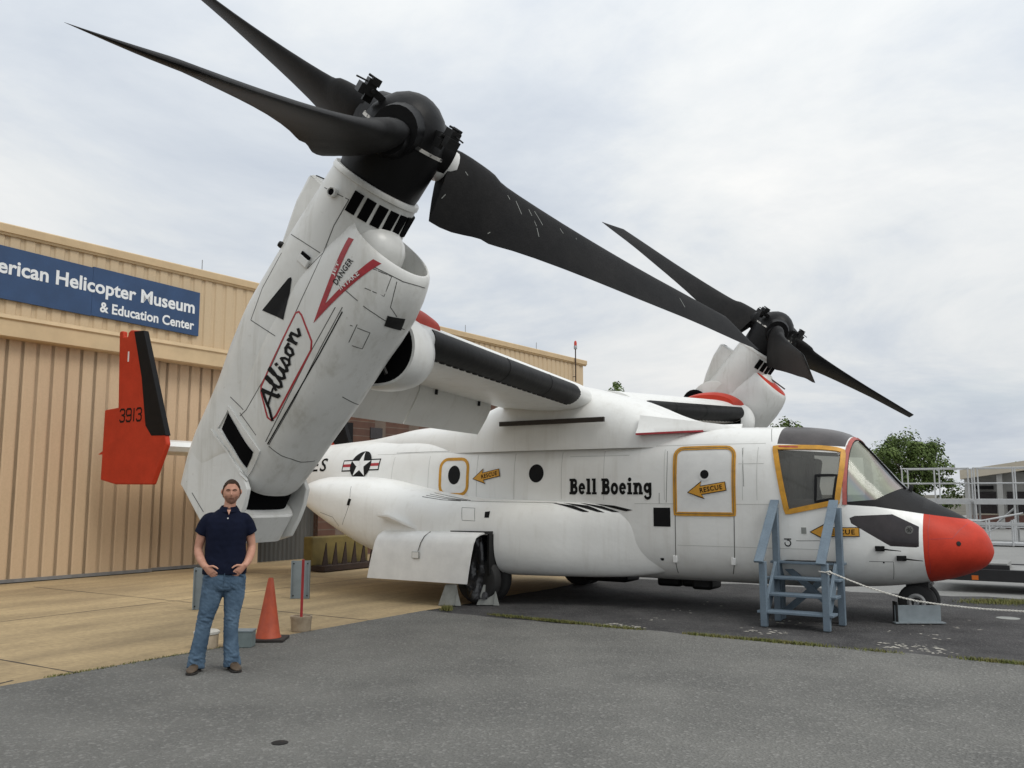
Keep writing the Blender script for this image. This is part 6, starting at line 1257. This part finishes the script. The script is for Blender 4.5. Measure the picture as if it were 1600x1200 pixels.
def head_grid(nt, npn, t0, t1, p0, p1, grow): return [[head_pt(t0+(t1-t0)*i/nt, p0+(p1-p0)*j/npn, grow) for j in range(npn+1)] for i in range(nt+1)]
body = MB()
g_ = [[head_pt(.02+(math.pi-.04)*i/60, 2*math.pi*j/72) for j in range(72)] for i in range(61)]
body.loft(g_)
limb(body, [(.015, -.015, 1.58, .068), (.022, -.012, 1.66, .062), (.03, -.008, 1.72, .060), (.034, -.006, 1.78, .060)], 20)
for s in (-1, 1):
    body.loft([ringh((HC.x+s*(.088+.010*math.sin(math.pi*i/5)), HC.y-.012, HC.z-.028+.062*i/5), .008+.004*math.sin(math.pi*i/5), .012+.012*math.sin(math.pi*i/5), 2, 12) for i in range(6)])
# trunk core and arms
body.loft([ringh(c, rx, ry, 2.3) for c, rx, ry in (((0, 0, .95), .17, .11), ((0, 0, 1.2), .165, .105), ((0, 0, 1.45), .19, .11), ((0, 0, 1.58), .17, .09), ((.01, -.01, 1.63), .08, .065))])
ARM = {-1: [(-.175, -.01, 1.56, .058), (-.218, -.02, 1.47, .056), (-.250, -.035, 1.36, .050), (-.272, -.045, 1.245, .044), (-.258, .00, 1.18, .046), (-.232, .06, 1.125, .040), (-.205, .105, 1.085, .034), (-.185, .125, 1.065, .032)],
       1: [(.18, -.01, 1.56, .058), (.220, -.02, 1.48, .056), (.246, -.035, 1.37, .050), (.264, -.045, 1.26, .044), (.254, .00, 1.19, .046), (.234, .06, 1.13, .040), (.208, .105, 1.09, .034), (.188, .125, 1.07, .032)]}
def hand(mb, s, wr):
    """palm and five fingers; four fingers slide into the pocket, the thumb stays outside"""
    w_ = Vector(wr); d_ = Vector((-s*.62, .10, -.62)).normalized(); acr = Vector((-s*.60, .35, .62)).normalized(); acr = (acr-d_*acr.dot(d_)).normalized(); nrm = d_.cross(acr).normalized()
    if nrm.y < 0: nrm = -nrm
    rows = []
    for t, wd, tk in ((-.02, .030, .024), (.02, .038, .022), (.055, .044, .020), (.085, .043, .017)):
        c = w_+d_*t; rows.append([c+acr*wd*math.cos(2*math.pi*j/16)+nrm*tk*math.sin(2*math.pi*j/16) for j in range(16)])
    mb.loft(rows)
    for k, (o_, ln) in enumerate(((.033, .072), (.011, .080), (-.011, .075), (-.031, .060))):
        b = w_+d_*.075+acr*o_
        k1 = b+d_*ln*.42-nrm*.004; k2 = k1+(d_*.9-nrm*.35).normalized()*ln*.33; k3 = k2+(d_*.8-nrm*.6).normalized()*ln*.26
        mb.tube([b, k1, k2, k3], [.0105, .0098, .009, .0072], 10)
    b = w_+d_*.02+acr*.034+nrm*.004; k1 = b+(d_*.45+acr*.62+nrm*.12).normalized()*.040; k2 = k1+(d_*.80+acr*.34).normalized()*.034; k3 = k2+(d_*.95+acr*.1-nrm*.05).normalized()*.028
    mb.tube([b, k1, k2, k3], [.014, .0125, .0108, .008], 10)
for s in (-1, 1):
    limb(body, ARM[s], 18, 5); hand(body, s, ARM[s][-1][:3])
V, F = fuse(body, .0062, 3)
person = mesh('person', [W3(v) for v in V], F, 'skin', None, True, 80, origin=MP)
tag(person, 'man in a navy polo shirt and blue jeans standing with hands in his pockets', 'person')
# ---- hair, beard, brows, eyes
def shell(name, sel, grow, m, nt=46, npn=72, thick=.004, jit=0.0):
    V = []; idx = {}; F = []; rnd = random.Random(4)
    for i in range(nt+1):
        for j in range(npn):
            th = .02+(math.pi-.04)*i/nt; ph = -math.pi+2*math.pi*j/npn; idx[(i, j)] = len(V); V.append(head_pt(th, ph, grow+jit*noise.noise(Vector((th*9, ph*9, 0)))))
    for i in range(nt):
        for j in range(npn):
            th = .02+(math.pi-.04)*(i+.5)/nt; ph = -math.pi+2*math.pi*(j+.5)/npn
            if sel(th, ph): F.append((idx[(i, j)], idx[(i, (j+1) % npn)], idx[(i+1, (j+1) % npn)], idx[(i+1, j)]))
    used_ = sorted({i for f in F for i in f}); mp_ = {k: i for i, k in enumerate(used_)}
    o = mesh(name, [W3(V[k]) for k in used_], [tuple(mp_[i] for i in f) for f in F], m, person, True, 80)
    md = o.modifiers.new('t', 'SOLIDIFY'); md.thickness = thick; md.offset = -1; return o
def hairline(th, ph):
    a = abs(ph); lim = .80 if a < .5 else (.80+(a-.5)*.75 if a < 1.15 else (1.29+(a-1.15)*1.6 if a < 1.5 else min(1.85+(a-1.5)*.5, 2.25))); return th < lim
shell('hair', hairline, .0065, 'hair_brown', thick=.010, jit=.005)
def beardline(th, ph):
    a = abs(ph); z = math.cos(th)
    if a > .98: return False
    jaw = z < -.52+.0*a; cheek = (a > .62 and z < -.30 and z > -.9) ; mous = a < .42 and -.50 < z < -.40
    lip_ = a < .26 and -.62 < z < -.50
    side_ = False
    return (jaw or cheek or mous or side_) and not lip_
shell('beard', beardline, .0022, 'stubble', 60, 96, .003)
for s in (-1, 1):
    e_ = HC+Vector((s*.033, .0885, .006))
    o = MB().lathe(W3(e_-Vector((0, .010, 0))), MF, [(-.006, .004), (.0, .0105), (.004, .010), (.008, .006), (.009, .001)], 14).build('eye', 'eye_white', person)
    MB().lathe(W3(e_+Vector((0, -.003, 0))), MF, [(0, .0052), (.002, .0048), (.003, .001)], 12).build('iris', 'eye_dark', o)
    P_ = [W3(head_pt(math.acos(zz), ph, .003)) for zz, ph in ((.16, s*.16), (.195, s*.34), (.19, s*.52), (.14, s*.66))]
    MB().tube(P_, [.0045, .0055, .005, .0025], 6).build('eyebrow', 'hair_brown', person)
MB().tube([W3(head_pt(math.acos(zz), ph, .001)) for zz, ph in ((-.545, -.27), (-.565, -.13), (-.57, 0), (-.565, .13), (-.545, .27))], [.002, .004, .0045, .004, .002], 6).build('lips', 'lip', person)
# ---- polo shirt
sh_ = MB().loft([ringh(c, rx, ry, 2.35, 48) for c, rx, ry in (((0, .005, .985), .222, .150), ((0, .005, 1.02), .224, .150), ((0, .005, 1.08), .216, .146), ((0, 0, 1.17), .208, .140), ((0, 0, 1.27), .207, .138), ((0, 0, 1.37), .205, .142), ((0, 0, 1.46), .212, .140), ((0, -.003, 1.53), .214, .128), ((0, -.006, 1.575), .192, .112), ((.004, -.01, 1.61), .155, .098), ((.01, -.012, 1.645), .12, .084), ((.015, -.012, 1.668), .088, .078))])
for s in (-1, 1):
    limb(sh_, [(s*.11, -.01, 1.575, .058), (s*.172, -.012, 1.548, .074), (s*.212, -.02, 1.49, .076), (s*.240, -.028, 1.43, .072), (s*.254, -.032, 1.402, .073)], 20, 5)
def wr_shirt(v):
    return .006*noise.noise(Vector((v.x*9, v.y*9, v.z*4)))+.005*math.sin(v.x*30+v.z*38+4*noise.noise(v*6))*max(0, 1.35-v.z)*1.6+.004*noise.noise(v*22)
V, F = fuse(sh_, .0085, 4, wr_shirt)
shirt = mesh('polo_shirt', [W3(v) for v in V], F, 'navy_cotton', person, True, 80)
# collar: two leaves with an open placket
for s in (-1, 1):
    rg = []
    for i in range(11):
        a = R(90-s*(10+14*i)); c0 = Vector((.02+.074*math.cos(a), -.008+.074*math.sin(a), 1.692-.012*math.sin(a))); c1 = Vector((.02+.100*math.cos(a), -.008+.102*math.sin(a), 1.652-.026*max(0, math.sin(a)))); ou = Vector((math.cos(a), math.sin(a), 0))*.006
        rg.append([c0, c1, c1+ou, c0+ou])
    MB().loft([[W3(p) for p in q] for q in rg]).build('collar', 'navy_cotton', shirt, True, 40)
MB().loft([[W3((.02+x, .088+.028*t+y, 1.655-.055*t)) for x, y in ((-.020*(1-t), 0), (.020*(1-t), 0), (.012*(1-t), .004), (-.012*(1-t), .004))] for t in (0, .4, .8, .98)]).build('open_neck', 'skin', shirt, True, 60)
MB().lathe(W3((.012, .128, 1.565)), MF, [(0, .008), (.003, .007), (.004, .002)], 10).build('button', 'button_white', shirt)
# ---- jeans
jn = MB().loft([ringh(c, rx, ry, 2.4, 44) for c, rx, ry in (((0, 0, 1.06), .19, .125), ((0, 0, 1.0), .208, .136), ((0, 0, .94), .216, .142), ((0, 0, .88), .216, .142), ((-.002, 0, .84), .20, .13), ((-.004, 0, .815), .16, .11))])
limb(jn, [(-.108, 0, .90, .112), (-.118, 0, .80, .112), (-.140, .004, .68, .100), (-.168, .010, .56, .084), (-.188, .006, .46, .077), (-.208, -.004, .34, .078), (-.228, -.008, .22, .080), (-.245, -.006, .11, .086), (-.252, 0, .035, .092)], 24, 6)
limb(jn, [(.104, 0, .90, .112), (.104, 0, .80, .110), (.098, .004, .68, .098), (.088, .010, .56, .081), (.084, .006, .46, .075), (.085, -.004, .34, .075), (.092, -.008, .22, .078), (.104, -.006, .11, .084), (.110, 0, .035, .090)], 24, 6)
def wr_jean(v):
    k = math.exp(-((v.z-.53)/.10)**2)+1.4*math.exp(-((v.z-.12)/.12)**2)+.8*math.exp(-((v.z-.86)/.09)**2)+.25
    w_ = noise.noise(Vector((v.x*14+v.z*9, v.y*12, v.z*24))); return .011*k*(abs(w_)-.22)+.004*k*noise.noise(Vector((v.x*30, v.y*30, v.z*48+v.x*30)))+.003*noise.noise(v*9)
V, F = fuse(jn, .0085, 3, wr_jean)
jeans = mesh('jeans', [W3(v) for v in V], F, 'denim', person, True, 80)
for s in (-1, 1):   # pocket openings and centre seam
    MB().tube([W3(p) for p in ((s*.195, .085, .955), (s*.155, .128, .985), (s*.10, .146, 1.03))], .005, 6).build('pocket_edge', 'denim', jeans)
MB().tube([W3(p) for p in ((0, .150, 1.0), (0, .150, .93), (-.002, .138, .86))], .004, 6).build('fly_seam', 'denim', jeans)
# ---- shoes
for (hx, hy, tx, ty) in ((-.235, -.06, -.300, .215), (.100, -.06, .165, .215)):
    d_ = Vector((tx-hx, ty-hy, 0)); ln = d_.length; d_.normalize(); s_ = Vector((d_.y, -d_.x, 0)); rg = []; so = []
    for t, wd, zt in ((0, .020, .06), (.03, .036, .095), (.12, .042, .115), (.28, .043, .112), (.45, .046, .092), (.62, .052, .075), (.78, .052, .064), (.90, .043, .054), (.97, .028, .043), (1, .012, .034)):
        c = Vector((hx, hy, 0))+d_*ln*t; q = []; q2 = []
        for j in range(18):
            a = 2*math.pi*j/18; q.append(c+s_*wd*sgnpow(math.cos(a), .8)+Vector((0, 0, .022+(zt-.022)*.5*(1+math.sin(a))))); q2.append(c+s_*(wd+.006)*sgnpow(math.cos(a), .7)+Vector((0, 0, .013+.012*sgnpow(math.sin(a), .6))))
        rg.append([W3(p) for p in q]); so.append([W3(p) for p in q2])
    sh2 = MB().loft(rg).build('shoe', 'shoe_brown', person, True, 60); MB().loft(so).build('sole', 'shoe_sole', sh2, True, 60)
    for k in range(4):
        c = Vector((hx, hy, 0))+d_*ln*(.40+.055*k); MB().tube([W3(c-s_*.02+Vector((0, 0, .100-.007*k))), W3(c+Vector((0, 0, .106-.008*k))), W3(c+s_*.02+Vector((0, 0, .100-.007*k)))], .003, 5).build('lace', 'shoe_sole', sh2)
